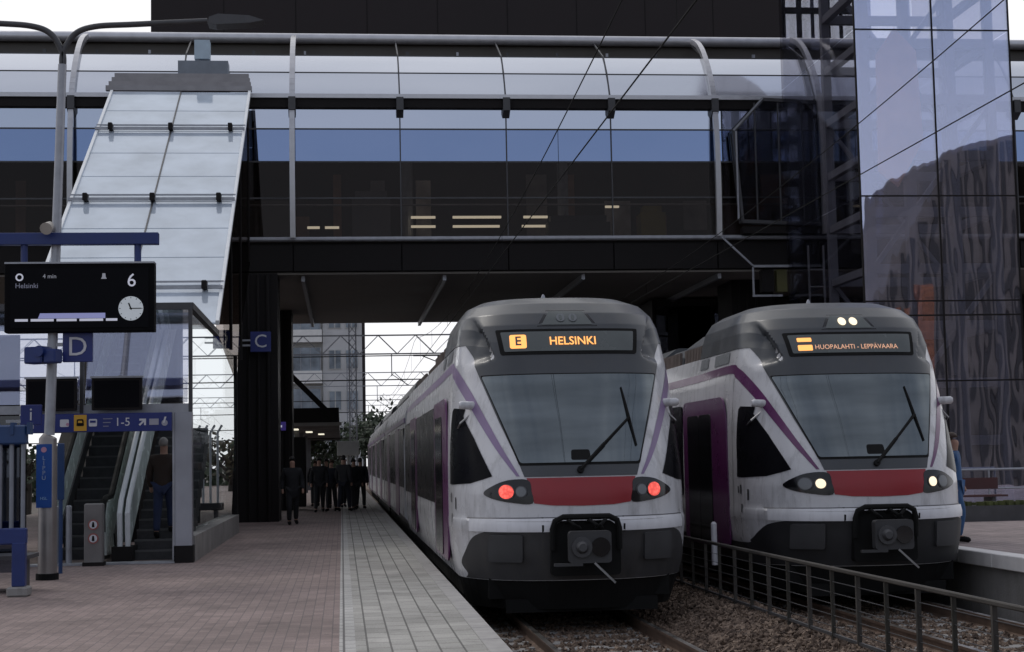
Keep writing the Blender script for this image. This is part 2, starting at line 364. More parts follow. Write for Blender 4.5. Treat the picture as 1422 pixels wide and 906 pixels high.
PX = 1.38
p = MB(); p.b2(-11, PX-.12, -8, 170, -1.05, -.16)
p.m = 1; p.b2(-11, PX-.2, -8, 170, -.16, -.004); p.m = 2
y = -8
while y < 170:                                  # edge kerb stones
    p.b2(PX-.2, PX, y+.006, y+1.0-.006, -.18, .0, .012); y += 1.0
tag(p.build('platform', [M_conc, M_conc, M_kerb]), kind='structure')
M_pave = bricks('red_pavers', (.215, .162, .150), (.28, .212, .195), (.14, .115, .112), .21, .105, .005, R(90), stain=.3)
M_slab = bricks('grey_edge_slabs', (.32, .31, .285), (.41, .395, .365), (.13, .125, .115), .40, .20, .010, R(90), stain=.35)
M_strip = bricks('pale_guide_strip', (.42, .41, .39), (.46, .45, .43), (.13, .125, .12), .30, .16, .012, R(90), stain=.25)
p = MB(); p.quad((-11, -8, 0), (-.04, -8, 0), (-.04, 170, 0), (-11, 170, 0)); tag(p.build('platform_red_paving', M_pave), kind='structure')
p = MB(); p.quad((-.04, -8, 0), (.1, -8, 0), (.1, 170, 0), (-.04, 170, 0)); tag(p.build('platform_guide_strip', M_strip), kind='structure')
p = MB(); p.quad((.1, -8, 0), (PX-.2, -8, 0), (PX-.2, 170, 0), (.1, 170, 0)); tag(p.build('platform_edge_paving', M_slab), kind='structure')
# right-hand platform
RX = 9.05; RZ = .12
p = MB(); p.b2(RX+.1, 40, 12, 150, -1.05, RZ-.16); p.m = 1; p.b2(RX+.3, 40, 12, 150, RZ-.16, RZ); p.m = 2
y = 12
while y < 150: p.b2(RX, RX+.3, y+.006, y+1.2-.006, RZ-.2, RZ+.004, .012); y += 1.2
M_paver2 = bricks('right_platform_pavers', (.27, .22, .215), (.33, .27, .26), (.13, .11, .11), .42, .21, .01, R(90), stain=.3)
tag(p.build('platform', [M_conc, M_paver2, mat('pale_kerb', (.68, .66, .65), .8, var=.12)]), kind='structure')

# ballast stones that can be told apart in the foreground
rng = np.random.default_rng(5)
def stones(n):
    base = np.array([(1,0,0),(-1,0,0),(0,1,0),(0,-1,0),(0,0,1),(0,0,-1)], float)
    tri = np.array([(0,2,4),(2,1,4),(1,3,4),(3,0,4),(2,0,5),(1,2,5),(3,1,5),(0,3,5)])
    x = rng.uniform(1.6, 8.9, n*2); y = 11+rng.beta(1, 1.3, n*2)*16
    ok = (np.abs(x-2.34) > .06) & (np.abs(x-3.86) > .06) & (np.abs(x-6.69) > .06) & (np.abs(x-8.21) > .06)
    x, y = x[ok][:n], y[ok][:n]; n = len(x)
    z = np.interp(x, xs, zs)
    sc = rng.uniform(.018, .05, (n, 1, 1))*rng.uniform(.6, 1.3, (n, 6, 1))
    V = base[None]*sc
    a = rng.uniform(0, 6.28, n); c_, s_ = np.cos(a)[:, None], np.sin(a)[:, None]; a2 = rng.uniform(-.8, .8, n); c2, s2 = np.cos(a2)[:, None], np.sin(a2)[:, None]
    X, Y, Z = V[..., 0], V[..., 1], V[..., 2]
    Y, Z = Y*c2-Z*s2, Y*s2+Z*c2
    X, Y = X*c_-Y*s_, X*s_+Y*c_
    V = np.stack([X+x[:, None], Y+y[:, None], Z+z[:, None]+.012], -1).reshape(-1, 3)
    F = (tri[None]+6*np.arange(n)[:, None, None]).reshape(-1, 3)
    me = bpy.data.meshes.new('ballast_stones'); me.from_pydata(V.tolist(), [], F.tolist()); me.materials.append(M_ballast); me.update()
    return me
tag(link('ballast_stones', stones(22000)), 'loose brown ballast stones lying between and beside the rails', 'ballast', kind='stuff')

def track(cx, label):
    t = thing('railway_track', (cx, 11, -.72), label, 'railway track', 'railway tracks beside the platforms')
    for sx in (-.762, .762):
        m = MB(); prof = [(-.07, 0), (.07, 0), (.065, .015), (.012, .035), (.012, .125), (.036, .135), (.036, .165), (-.036, .165), (-.036, .135), (-.012, .125), (-.012, .035), (-.065, .015)]
        m.prism([(u+sx, v+.005) for u, v in prof], -9, 120, 'y'); m.m = 1
        m.b2(sx-.033, sx+.033, -9, 120, .169, .1725)
        m.build('rail', [M_rail, M_railtop], t)
    for k in range(40):
        m = MB(); m.box((0, -3+k*.62, -.045), (2.6, .26, .12), 0, .02)
        for sx in (-.762, .762): m.box((sx+.1, -3+k*.62, .02), (.07, .12, .03)); m.box((sx-.1, -3+k*.62, .02), (.07, .12, .03))
        m.build('sleeper', M_conc, t)
    return t
track(3.1, 'steel rails on half buried sleepers below the train with red tail lamps')
track(7.45, 'steel rails on half buried sleepers below the train with white headlamps, beyond the low fence')

# ================================================================= TRAINS
Zt = [.35, .55, .9, 1.17, 1.20, 1.32, 1.36, 1.67, 1.88, 2.06, 2.6, 3.22, 3.45, 3.72, 3.95, 4.12, 4.28, 4.39, 4.45]
Y0 = [.22, .03, -.05, -.08, -.10, -.10, -.01, .0, .05, .11, .41, .76, .87, .99, 1.12, 1.26, 1.5, 1.85, 2.5]
Wt = [1.42, 1.52, 1.58, 1.60, 1.605, 1.605, 1.60, 1.60, 1.60, 1.60, 1.59, 1.55, 1.52, 1.475, 1.43, 1.375, 1.265, 1.07, .74]
Ct = [1.5, 1.55, 1.6, 1.6, 1.62, 1.62, 1.6, 1.6, 1.6, 1.6, 1.5, 1.35, 1.25, 1.15, 1.1, 1.1, 1.1, 1.1, 1.0]
Pt = [2.5, 2.5, 2.5, 2.5, 2.5, 2.5, 2.5, 2.5, 2.5, 2.5, 2.6, 3.0, 3.2, 3.4, 3.4, 3.2, 3.0, 2.8, 2.6]
_th = np.linspace(0, math.pi/2, 160)
_cc = {}
def contour(z):
    k = round(z, 4)
    if k in _cc: return _cc[k]
    y0, w_, c_, p_ = (np.interp(z, Zt, a) for a in (Y0, Wt, Ct, Pt))
    x = w_*np.sin(_th)**(2/p_); y = y0+c_*(1-np.cos(_th)**(2/2.0))
    x = np.append(x, w_); y = np.append(y, 40.)
    s = np.concatenate([[0], np.cumsum(np.hypot(np.diff(x), np.diff(y)))])
    _cc[k] = (x, y, s, y0); return _cc[k]
def s_x(x, z): c = contour(z); return math.copysign(float(np.interp(abs(x), c[0][:-1], c[2][:-1])), x)
def s_y(y, z, sg): c = contour(z); return sg*float(np.interp(y, c[1], c[2]))
def raw(s, z):
    c = contour(z); return np.array([math.copysign(np.interp(abs(s), c[2], c[0]), s), np.interp(abs(s), c[2], c[1]), z])
_crease = [((1.00, 3.50), (1.24, 4.16))]
def dent(x, z):
    (ax, az), (bx, bz) = _crease[0]; x = abs(x)
    t = max(0, min(1, ((x-ax)*(bx-ax)+(z-az)*(bz-az))/((bx-ax)**2+(bz-az)**2)))
    d = math.hypot(x-ax-t*(bx-ax), z-az-t*(bz-az)); out_ = (x-ax)*(bz-az)-(z-az)*(bx-ax) > 0; e_ = min(1, t*6)*min(1, (1-t)*2.5)*max(0, min(1, (float(np.interp(z, Zt, Wt))-x-.02)/.16))
    return e_*.19*min(1, d/.06)*max(0, 1-d/.42) if out_ else 0
def surf(s, z, off=0):
    e = .01; z = max(.36, min(4.445, z))
    p0 = raw(s, z); du = raw(s+e, z)-raw(s-e, z); dv = raw(s, z+e)-raw(s, z-e)
    nrm = np.cross(du, dv); l = np.linalg.norm(nrm); nrm = nrm/l if l > 1e-9 else np.array([0, -1, 0])
    return p0+nrm*(off-dent(p0[0], z))
def fx(pts, h=.06):
    """front outline in (x, z) -> finely subdivided outline in surface coordinates"""
    out = []
    for i in range(len(pts)):
        a, b_ = pts[i], pts[(i+1) % len(pts)]; n = max(1, int(math.hypot(b_[0]-a[0], b_[1]-a[1])/h))
        for k in range(n):
            x, z = a[0]+(b_[0]-a[0])*k/n, a[1]+(b_[1]-a[1])*k/n; out.append((s_x(x, z), z))
    return out
def fy(pts, sg, h=.3):
    out = []
    for i in range(len(pts)):
        a, b_ = pts[i], pts[(i+1) % len(pts)]; n = max(1, int(math.hypot(b_[0]-a[0], b_[1]-a[1])/h))
        for k in range(n):
            y, z = a[0]+(b_[0]-a[0])*k/n, a[1]+(b_[1]-a[1])*k/n; out.append((s_y(y, z, sg), z))
    return out
def pip(x, y, poly):
    c = False; j = len(poly)-1
    for i in range(len(poly)):
        xi, yi = poly[i]; xj, yj = poly[j]
        if (yi > y) != (yj > y) and x < (xj-xi)*(y-yi)/(yj-yi)+xi: c = not c
        j = i
    return c
def dense(poly, h):
    out = []
    for i in range(len(poly)):
        a, b_ = poly[i], poly[(i+1) % len(poly)]; n = max(1, int(math.hypot(b_[0]-a[0], b_[1]-a[1])/h+.5))
        for k in range(n): out.append((a[0]+(b_[0]-a[0])*k/n, a[1]+(b_[1]-a[1])*k/n))
    return out
def patch(name, poly, m, parent, off=.006, h=.08, rim=.0):
    """a panel that follows the body: outline poly in (s, z)"""
    poly = dense(poly, h*1.2); P = [Vector(q) for q in poly]; ss = [q[0] for q in poly]; zz = [q[1] for q in poly]
    ins = []; hs = h
    nx, nz_ = int((max(ss)-min(ss))/hs)+1, int((max(zz)-min(zz))/h)+1
    for i in range(1, nx):
        for j in range(1, nz_):
            x, z = min(ss)+i*hs, min(zz)+j*h
            if pip(x, z, poly) and min((x-q[0])**2+(z-q[1])**2 for q in poly) > (h*.4)**2: ins.append(Vector((x, z)))
    n = len(P); r = delaunay_2d_cdt(P+ins, [(i, (i+1) % n) for i in range(n)], [], 1, 1e-6)
    mb = MB(); mb.add([surf(v.x, v.y, off) for v in r[0]], [tuple(f) for f in r[2]])
    if rim:                                        # returns the edge to the body so the panel has a thickness
        o1 = [surf(*q, off) for q in poly]; o2 = [surf(*q, off-rim) for q in poly]
        mb.add(o1+o2, [(i, (i+1) % n, (i+1) % n+n, i+n) for i in range(n)])
    o = mb.build(name, m, parent, smooth=True, fix=False)
    return o
def mirror(pts): return [(-x, z) for x, z in pts][::-1]
def conform_text(name, body, size, cx, cz, m, parent, off=.02, sx=1, align='CENTER', bold=0):
    t = text(name, body, size, (0, 0, 0), m, None, align=align, ext=0, bold=bold)
    for v in t.data.vertices:
        x, z = cx+v.co.x*sx, cz+v.co.y; v.co = Vector(surf(s_x(x, z), z, off))
    t.rotation_euler = (0, 0, 0); t.scale = (1, 1, 1); t.parent = parent; return t

def shell(name, zlo, zhi, yend, m, parent, off=0, nz_=40, capmat=None):
    rows = sorted(set([zlo+(zhi-zlo)*i/nz_ for i in range(nz_+1)]+[z for z in Zt if zlo < z < zhi]))
    tq = np.linspace(0, 1, 64); mb = MB(); ncol = None; grid = []
    for z in rows:
        c = contour(z); smax = c[2][-2]
        ss = list(smax*tq)+[s_y(y, z, 1) for y in np.linspace(max(c[1][-2]+.05, 2.9), yend, 6)]
        ss = [-q for q in ss[:0:-1]]+ss; ncol = len(ss); grid.append([surf(q, z, off) for q in ss])
    vs = [q for r_ in grid for q in r_]
    mb.add(vs, [(j*ncol+i, j*ncol+i+1, (j+1)*ncol+i+1, (j+1)*ncol+i) for j in range(len(rows)-1) for i in range(ncol-1)])
    top = [q for q in grid[-1]]; mb.add(top, [tuple(range(ncol))])
    back = [r_[0] for r_ in grid]+[r_[-1] for r_ in grid[::-1]]; mb.add(back, [tuple(range(len(back)))])
    return mb.build(name, m, parent, smooth=True)

def flat_side(name, poly, sg, m, parent, x=1.607, t=.012):
    mb = MB(); mb.prism(poly, sg*(x-.02), sg*(x+t-.006), 'x'); return mb.build(name, m, parent)

def make_train(X, Y, label, group, tail):
    T = thing('commuter_train', (X, Y, -.55), label, 'train', group)
    body = shell('car_body', .55, 3.72, 17.6, M_white, T)
    roof = shell('roof_fairing', 3.72, 4.45, 4.4, M_grey, T, off=.010, nz_=32)
    # grey mask around the windscreen
    mk = [(.74, 1.885), (.80, 2.06), (1.01, 2.62), (1.21, 3.22), (1.30, 3.50), (1.385, 3.722)]
    patch('windscreen_mask', fx([(-x, z) for x, z in mk]+[(x, z) for x, z in mk[::-1]]), M_grey, T, .010, .036)
    # windscreen: black border, pane
    patch('windscreen_seal', fx(fillet([(-.795, 2.03), (.795, 2.03), (1.205, 3.262), (-1.205, 3.262)], .03)), M_black, T, .014)
    wd = patch('windscreen', fx(fillet([(-.78, 2.06), (.78, 2.06), (1.188, 3.245), (-1.188, 3.245)], .035)), M_wind, T, .019)
    patch('dashboard_sensor', fx(fillet([(-.13, 2.09), (.13, 2.09), (.12, 2.22), (-.12, 2.22)], .03)), M_black, T, .025, rim=.02)
    # red front panel, lamp pods
    patch('front_panel', fx([(-.715, 1.87), (.715, 1.87), (.63, 1.545), (.4, 1.515), (0, 1.505), (-.4, 1.515), (-.63, 1.545)]), M_red, T, .009, rim=.015)
    pod = catmull([(.70, 1.845), (.95, 1.845), (1.14, 1.77), (1.245, 1.68), (1.13, 1.605), (.9, 1.555), (.655, 1.545), (.66, 1.7)], 4)
    for sg in (1, -1):
        pp = pod if sg > 0 else mirror(pod)
        h = patch('headlight', fx(pp, .04), M_gloss, T, .012, .05, rim=.02)
        a, b_ = ((.965, .088, M_tail), (.785, .062, M_lampoff)) if tail else ((.985, .08, M_lampoff), (.80, .064, M_head))
        for (lx, r_, mm), nm in ((a, 'lamp'), (b_, 'lamp')):
            patch(nm, fx(disc(sg*lx, 1.695, r_), .03), mm, h, .03, .05, rim=.02)
            patch('lamp_rim', fx(disc(sg*lx, 1.695, r_+.014), .03), M_dsteel, h, .022, .06, rim=.01)
    # destination display
    patch('display_frame', fx(fillet([(-.93, 3.53), (.93, 3.53), (.98, 3.885), (-.98, 3.885)], .03)), M_black, T, .02, rim=.03)
    d = patch('destination_display', fx(fillet([(-.875, 3.57), (.875, 3.57), (.915, 3.845), (-.915, 3.845)], .02)), M_disp, T, .026)
    if tail:
        patch('line_badge', fx(fillet([(-.80, 3.61), (-.58, 3.61), (-.58, 3.80), (-.80, 3.80)], .03)), M_amber, d, .030)
        conform_text('line_letter', 'E', .17, -.69, 3.705, M_disp, d, .036, bold=.004)
        conform_text('display_text', 'HELSINKI', .155, .05, 3.70, M_amber, d, .036, sx=1.02, bold=.002)
    else:
        for z0, h_ in ((3.735, .06), (3.605, .085)):
            patch('line_badge', fx(fillet([(-.80, z0), (-.60, z0), (-.60, z0+h_), (-.80, z0+h_)], .015)), M_amber, d, .030)
        conform_text('display_text', 'HUOPALAHTI - LEPPÄVAARA', .098, -.57, 3.65, M_ambdim, d, .036, sx=.98, align='LEFT')
    # top lamp housing
    th_ = patch('top_lamp_housing', fx([(-.42, 3.925), (.42, 3.925), (.27, 4.16), (-.27, 4.16)]), M_gloss, T, .012, rim=.012)
    patch('housing_pane', fx([(-.355, 3.945), (.355, 3.945), (.235, 4.14), (-.235, 4.14)]), M_disp, th_, .018)
    for sx in (-.085, .085):
        if tail:
            patch('lamp', fx(disc(sx, 4.04, .058, 16), .03), M_lampoff, th_, .03, .04)
            patch('lamp_core', fx([(sx+.55*(x-sx), z) for x, z in disc(sx, 4.04, .042, 16)], .03), M_disp, th_, .034, .04)
        else: patch('lamp', fx(disc(sx, 4.04, .062, 16), .03), M_head, th_, .03, .04)
    # stripe that runs along the side and down the pillar
    for sg in (1, -1):
        inner = [(.821, 1.895), (1.034, 2.25), (1.275, 2.68), (1.5, 3.03), (1.74, 3.28), (2.0, 3.43), (2.35, 3.49), (4.55, 3.46), (s_y(17.5, 3.40, 1), 3.40)]
        outer = [(.866, 1.895), (1.105, 2.2), (1.37, 2.58), (1.6, 2.88), (1.86, 3.12), (2.12, 3.28), (2.45, 3.36), (4.6, 3.33), (s_y(17.5, 3.27, 1), 3.27)]
        ci = catmull(inner[:-1], 5, False)+[inner[-1]]; cq = catmull(outer[:-1], 5, False)+[outer[-1]]
        n = len(ci); mb = MB()
        mb.add([surf(sg*s, z, .006) for s, z in ci]+[surf(sg*s, z, .006) for s, z in cq], [(i, i+1, n+i+1, n+i) for i in range(n-1)])
        mb.build('side_stripe', M_lilac if tail else M_purple, T, smooth=True)
        # cab side window
        cwp = [(s_x(1.135, 1.90), 1.90), (s_x(1.20, 2.06), 2.06), (s_x(1.33, 2.42), 2.42), (s_x(1.44, 2.72), 2.72), (s_y(1.24, 2.82, 1), 2.82), (s_y(1.62, 2.84, 1), 2.84), (s_y(1.68, 2.80, 1), 2.80), (s_y(1.70, 2.3, 1), 2.3), (s_y(1.70, 1.80, 1), 1.80), (s_y(1.45, 1.79, 1), 1.79), (s_x(1.40, 1.81), 1.81), (s_x(1.25, 1.86), 1.86)]
        cw_ = [(sg*s, z) for s, z in cwp]
        patch('cab_side_window', cw_ if sg > 0 else cw_[::-1], M_sidewin, T, .008, .07)
        # panel seam, vents on the nose side
        mb = MB(); zz = [.62, 1.2, 1.9, 2.6, 3.27]
        mb.add([surf(sg*s_y(1.95, z, 1), z, .004) for z in zz]+[surf(sg*s_y(1.965, z, 1), z, .004) for z in zz], [(i, i+1, i+6, i+5) for i in range(4)])
        mb.build('panel_seam', M_dsteel, T)
        for yy, z0, z1, dy in ((1.48, 1.55, 1.68, .07), (1.2, 1.46, 1.62, .05), (1.44, 1.28, 1.40, .06), (1.62, 1.56, 1.66, .05)):
            patch('side_marking', fy([(yy, z0), (yy+dy, z0), (yy+dy, z1), (yy, z1)], sg, .1), M_pad, T, .007, .1)
        # rear-view camera arms
        mb = MB(); q = Vector(surf(sg*s_y(1.12, 2.86, 1), 2.86)); d_ = Vector((sg, -.35, .05)).normalized()
        mb.tube([q-d_*.06, q+d_*.17, q+d_*.20], [.06, .055, .03], 12)
        cmn = mb.build('camera_arm', M_white, T, smooth=True)
        mb = MB(); q2 = Vector(surf(sg*s_y(1.2, 2.60, 1), 2.60)); mb.tube([q+Vector((0, 0, -.1)), q2+Vector((sg*.05, 0, .02)), q2+Vector((sg*.07, .22, -.06))], .016, 6)
        mb.build('grab_handle', M_steel, cmn)
        # doors and side windows of the first car
        dk = fillet([(2.15, .78), (4.95, .78), (5.1, 3.08), (2.5, 3.08), (2.15, 2.75)], .14)
        def side_door(y, nose=False):
            if nose: po = fillet([(y, .70), (y+3.1, .70), (y+3.1, 3.02), (y+.25, 3.02), (y+.08, 2.7)], .22)
            else: po = fillet([(y, .70), (y+2.7, .70), (y+2.7, 3.02), (y, 3.02)], .2)
            dr = flat_side('door', po, sg, M_purple, T, 1.610)
            y1 = y+1.05 if nose else y+.5
            for k in (0, 1):
                g_ = flat_side('door_leaf', fillet([(y1+k*.85, .74), (y1+k*.85+.83, .74), (y1+k*.85+.83, 2.78), (y1+k*.85, 2.78)], .1), sg, M_gloss, dr, 1.622)
        side_door(2.2, True); side_door(11.6)
        flat_side('window_band', fillet([(5.45, 1.45), (17.45, 1.45), (17.45, 2.98), (5.45, 2.98)], .12), sg, M_sidewin, T, 1.602)
        # roof-edge grilles (air intakes) behind the fairing
        for y0_, y1_ in ((2.35, 3.3), (3.75, 4.3)):
            patch('roof_grille', fy([(y0_, 3.53), (y1_, 3.52), (y1_, 3.69), (y0_, 3.70)], sg, .3), mat('grille_grey', (.16, .17, .18), .6, var=.3, vscale=30), T, .01, .2)
    # lower front: pale ledge, dark skirt, pads, plough
    lp = [(-1.42, 1.335), (1.42, 1.335), (1.42, 1.19), (-1.42, 1.19)]
    patch('bumper_ledge', fx(lp, .1), mat('ledge_white', (.66, .66, .69), .35, var=.08, dirt=.2), T, .02, rim=.03)
    patch('nose_seam', fx([(-1.45, 1.362), (1.45, 1.362), (1.45, 1.35), (-1.45, 1.35)], .1), M_dsteel, T, .004)
    for sx in (-.55, .50):
        patch('ledge_joint', fx([(sx, 1.345), (sx+.025, 1.345), (sx+.025, 1.18), (sx, 1.18)]), M_black, T, .024)
    sk = [(s_x(1.25, 1.185), 1.185), (s_x(1.39, 1.10), 1.10), (s_x(1.465, .92), .92), (s_x(1.50, .75), .75), (s_y(.95, .62, 1), .62), (s_y(1.05, .56, 1), .56)]
    if not tail: sk = [(s_x(1.25, 1.185), 1.185), (s_x(1.42, 1.13), 1.13), (s_y(.95, 1.02, 1), 1.02), (s_y(1.2, .9, 1), .9), (s_y(1.7, .84, 1), .84), (s_y(6, .82, 1), .82), (s_y(6, .56, 1), .56)]
    sk = catmull(sk, 4, False)
    patch('skirt', fx([(-1.2, 1.185), (1.2, 1.185)], .1)[:-1]+sk+[(-s, z) for s, z in sk[::-1]], M_skirt if tail else mat('train_black_skirt', (.016, .016, .018), .6, var=.3), T, .012)
    for sx in (-.98, .98):
        patch('bumper_pad', fx(fillet([(sx-.2, .80), (sx+.2, .80), (sx+.2, 1.145), (sx-.2, 1.145)], .03)), M_pad, T, .05, rim=.05)
    mb = MB()
    sec = lambda z, i: [Vector(surf(s, z))+Vector((0, i, 0)) for s in [-s_y(1.5, z, 1)+k*2*s_y(1.5, z, 1)/20 for k in range(21)]]
    a_ = sec(.56, .03); b3 = [Vector((v.x*.93, v.y+.15, .17)) for v in a_]
    mb.add(a_+b3, [(i, i+1, 22+i, 21+i) for i in range(20)]); mb.add(a_+[Vector((v.x, 2.2, v.z)) for v in a_], [(i, i+1, 22+i, 21+i) for i in range(20)])
    mb.b2(-1.0, 1.0, .3, .36, .13, .3)
    mb.build('rail_guard', M_black, T)
    # coupler with its pocket
    mb = MB()
    pk = fillet([(-.45, .62), (.45, .62), (.45, 1.20), (.33, 1.32), (-.33, 1.32), (-.45, 1.20)], .06); mb.prism(pk, -.13, .3, 'y'); mb.build('coupler_pocket', M_black, T)
    mb = MB(); mb.prism(fillet([(-.27, .80), (.27, .80), (.27, 1.20), (-.27, 1.20)], .05), -.50, -.36, 'y'); mb.tube([(0, -.4, 1.0), (0, .2, 1.0)], .13, 12)
    cp = mb.build('coupler', M_pad, T)
    mb = MB(); mb.tube([(-.11, -.6, 1.0), (-.11, -.5, 1.0)], [.05, .105], 16); mb.tube([(-.11, -.54, 1.0), (-.11, -.49, 1.0)], .13, 16); mb.build('coupler_cone', M_dsteel, cp, smooth=True)
    mb = MB(); mb.tube([(.13, -.53, 1.0), (.13, -.49, 1.0)], .12, 16); mb.build('coupler_cup', M_gloss, cp)
    mb = MB(); mb.b2(-.46, -.1, -.5, -.42, .765, .80); mb.build('coupler_tray', M_pad, cp)
    mb = MB(); mb.bar((.05, -.5, .8), (.30, -.56, .55), .025, .025); mb.build('coupler_lever', M_steel, cp)
    mb = MB(); mb.tube([(-.43, -.14, .95), (-.43, -.16, 1.22), (-.40, -.18, 1.32), (-.30, -.20, 1.37), (.30, -.20, 1.37), (.40, -.18, 1.32), (.43, -.16, 1.22), (.43, -.14, .95)], .04, 8); mb.build('coupler_hoop', M_black, cp, smooth=True)
    for x0, dx in ((-.25, .16), (.02, .18), (.22, -.10)):
        mb = MB(); mb.tube([(x0, -.14, 1.30), (x0+.02, -.26, 1.33), (x0+dx*.5, -.3, 1.27), (x0+dx, -.26, 1.22), (x0+dx, -.15, 1.24)], .022, 8)
        mb.build('hose', M_black, cp, smooth=True)
    # wiper
    W = lambda x, z, o: Vector(surf(s_x(x, z), z, o))
    mb = MB(); mb.bar(W(-.02, 1.96, .05), W(.33, 2.29, .05), .045, .03); mb.bar(W(.33, 2.29, .05), W(.70, 2.63, .05), .03, .025); mb.tube([W(-.02, 1.96, 0), W(-.02, 1.96, .06)], .045, 10)
    wp = mb.build('wiper', M_black, T)
    mb = MB(); zz = [2.26, 2.45, 2.63, 2.85, 3.05]; mb.tube([W(.765-.06*(i/2), z, .03) for i, z in enumerate(zz)], [.012, .016, .02, .016, .01], 6); mb.build('wiper_blade', M_black, wp)
    # antenna
    mb = MB(); mb.tube([(-.12, 2.7, 4.43), (-.12, 2.7, 4.50), (-.12, 2.7, 4.54)], [.04, .03, .012], 8); mb.build('antenna', M_galv, T, smooth=True)
    # roof equipment boxes
    for y0_, y1_, h_, w_ in ((4.55, 6.2, 4.25, 1.36), (6.35, 8.6, 4.12, 1.36), (8.8, 12.4, 4.22, 1.28), (12.8, 17.2, 4.05, 1.3)):
        mb = MB(); mb.prism(fillet([(-w_, 3.70), (w_, 3.70), (w_*.98, h_-.25), (w_*.72, h_), (-w_*.72, h_), (-w_*.98, h_-.25)], .05, 3), y0_, y1_, 'y')
        rb = mb.build('roof_unit', M_grey, T)
        for sg in (1, -1):
            mb = MB(); n_ = int((y1_-y0_-.2)/.12)
            for k in range(n_): mb.box((sg*(w_-.0), y0_+.15+k*.12, 3.86), (.05, .06, .22))
            mb.build('louvre', mat('louvre_brown_grey', (.13, .10, .085), .6, var=.2), rb)
    # pantograph
    mb = MB(); mb.bar((0, 30, 4.1), (0, 31.3, 4.75), .06, .06); mb.bar((0, 31.3, 4.75), (0, 30.2, 5.5), .05, .05); mb.bar((-.8, 30.2, 5.52), (.8, 30.2, 5.52), .06, .05); mb.bar((-.5, 30.2, 5.5), (0, 30.25, 5.3), .03, .03); mb.bar((.5, 30.2, 5.5), (0, 30.25, 5.3), .03, .03); mb.b2(-.7, .7, 29.6, 31.5, 4.0, 4.12)
    mb.build('pantograph', M_dsteel, T)
    # underframe and wheels
    mb = MB(); mb.b2(-1.45, 1.45, 1.6, 17.4, .28, .6); mb.b2(-1.2, 1.2, .5, 17.4, .3, .57); mb.build('underframe', M_black, T)
    for yy in (2.6, 5.0):
        for sg in (1, -1):
            mb = MB(); mb.prism([(yy+u, .4+v) for u, v in disc(0, 0, .40, 20)], sg*.70, sg*.83, 'x'); wh = mb.build('wheel', M_dsteel, T)
            mb = MB(); mb.prism([(yy+u, .4+v) for u, v in disc(0, 0, .15, 12)], sg*.83, sg*.95, 'x'); mb.build('axle_box', M_black, wh)
    # following cars
    prof = [(-1.42, .55), (1.42, .55)]+[(1.6, .8), (1.6, 2.6), (1.55, 3.3), (1.43, 3.72), (1.0, 3.95), (-1.0, 3.95), (-1.43, 3.72), (-1.55, 3.3), (-1.6, 2.6), (-1.6, .8)]
    for k in range(3):
        y0_ = 18.3+k*18.6
        mb = MB(); mb.prism([(x*.93, .5+(z-.5)*.96) for x, z in prof], y0_-.72, y0_+.02, 'y'); mb.build('bellows', M_black, T)
        mb = MB(); mb.prism(prof, y0_, y0_+17.9, 'y'); cb = mb.build('car_body', M_white, T)
        mb = MB(); mb.b2(-1.4, 1.4, y0_+.3, y0_+17.5, .25, .56); mb.build('underframe', M_black, cb)
        mb = MB(); mb.prism(fillet([(-1.3, 3.9), (1.3, 3.9), (1.2, 4.15), (.9, 4.3), (-.9, 4.3), (-1.2, 4.15)], .05, 2), y0_+1, y0_+14, 'y'); mb.build('roof_unit', M_grey, cb)
        for sg in (1, -1):
            flat_side('window_band', [(y0_+.25, 1.5), (y0_+17.65, 1.5), (y0_+17.65, 2.95), (y0_+.25, 2.95)], sg, M_sidewin, cb, 1.603)
            flat_side('stripe', [(y0_+.1, 3.08), (y0_+17.8, 3.08), (y0_+17.8, 3.2), (y0_+.1, 3.2)], sg, M_lilac if tail else M_purple, cb, 1.585)
            for dy in (3.4, 11.6):
                flat_side('door', fillet([(y0_+dy, .72), (y0_+dy+2.6, .72), (y0_+dy+2.6, 3.0), (y0_+dy, 3.0)], .18), sg, M_purple, cb, 1.609)
    return T
TG = 'two commuter trains standing side by side'
make_train(3.1, 20.4, 'white commuter train beside the platform, red tail lamps lit and HELSINKI on its display', TG, True)
make_train(7.45, 21.5, 'white and purple commuter train behind the low fence with white headlamps lit', TG, False)

# ================================================================= FOOTBRIDGE
G_clad = glass('bridge_roof_glass', (.05, .055, .06), (.92, .95, 1), .80, .10, .0015, .8)
G_up = glass('bridge_upper_glass', (.08, .09, .1), (.80, .86, 1), .66, .01, .0015, .6)
G_blue = glass('bridge_blue_glass', (.05, .07, .1), (.34, .45, .72), .66, .01, .0015, .6)
G_dark = glass('bridge_dark_glass', (.62, .59, .57), (.5, .46, .45), .03, .01, .004, .35, graz=.3)
G_clear = glass('clear_glass', (.92, .94, .94), (.9, .95, 1), .05, .0, graz=.06)
M_rib = mat('rib_silver', (.55, .55, .57), .35, .6, var=.1)
M_pipe = mat('pipe_silver', (.60, .60, .63), .35, .5, var=.1)
PITCH = 3.07; X0 = -7.45-PITCH*7; NB = 19
BX = [X0+PITCH*i for i in range(NB+1)]
BR = thing('footbridge', (0, 45, 7.0), 'dark glazed footbridge with silver roof tube and curved ribs spanning all the tracks', 'footbridge')
def bz(p): return (p[0], p[1]-45, p[2]-7.0)
mb = MB(); mb.b2(BX[0], BX[-1], .1, 16, -.0, .86); mb.build('bridge_deck', M_charcoal, BR)
mb = MB()
for i in range(NB): mb.b2(BX[i]+.02, BX[i+1]-.02, .0, .09, .03, .78)
mb.build('fascia', M_charcoal, BR)
mb = MB(); mb.b2(BX[0], BX[-1], .12, 15.9, -.06, -.004); mb.build('soffit', M_soffit, BR)
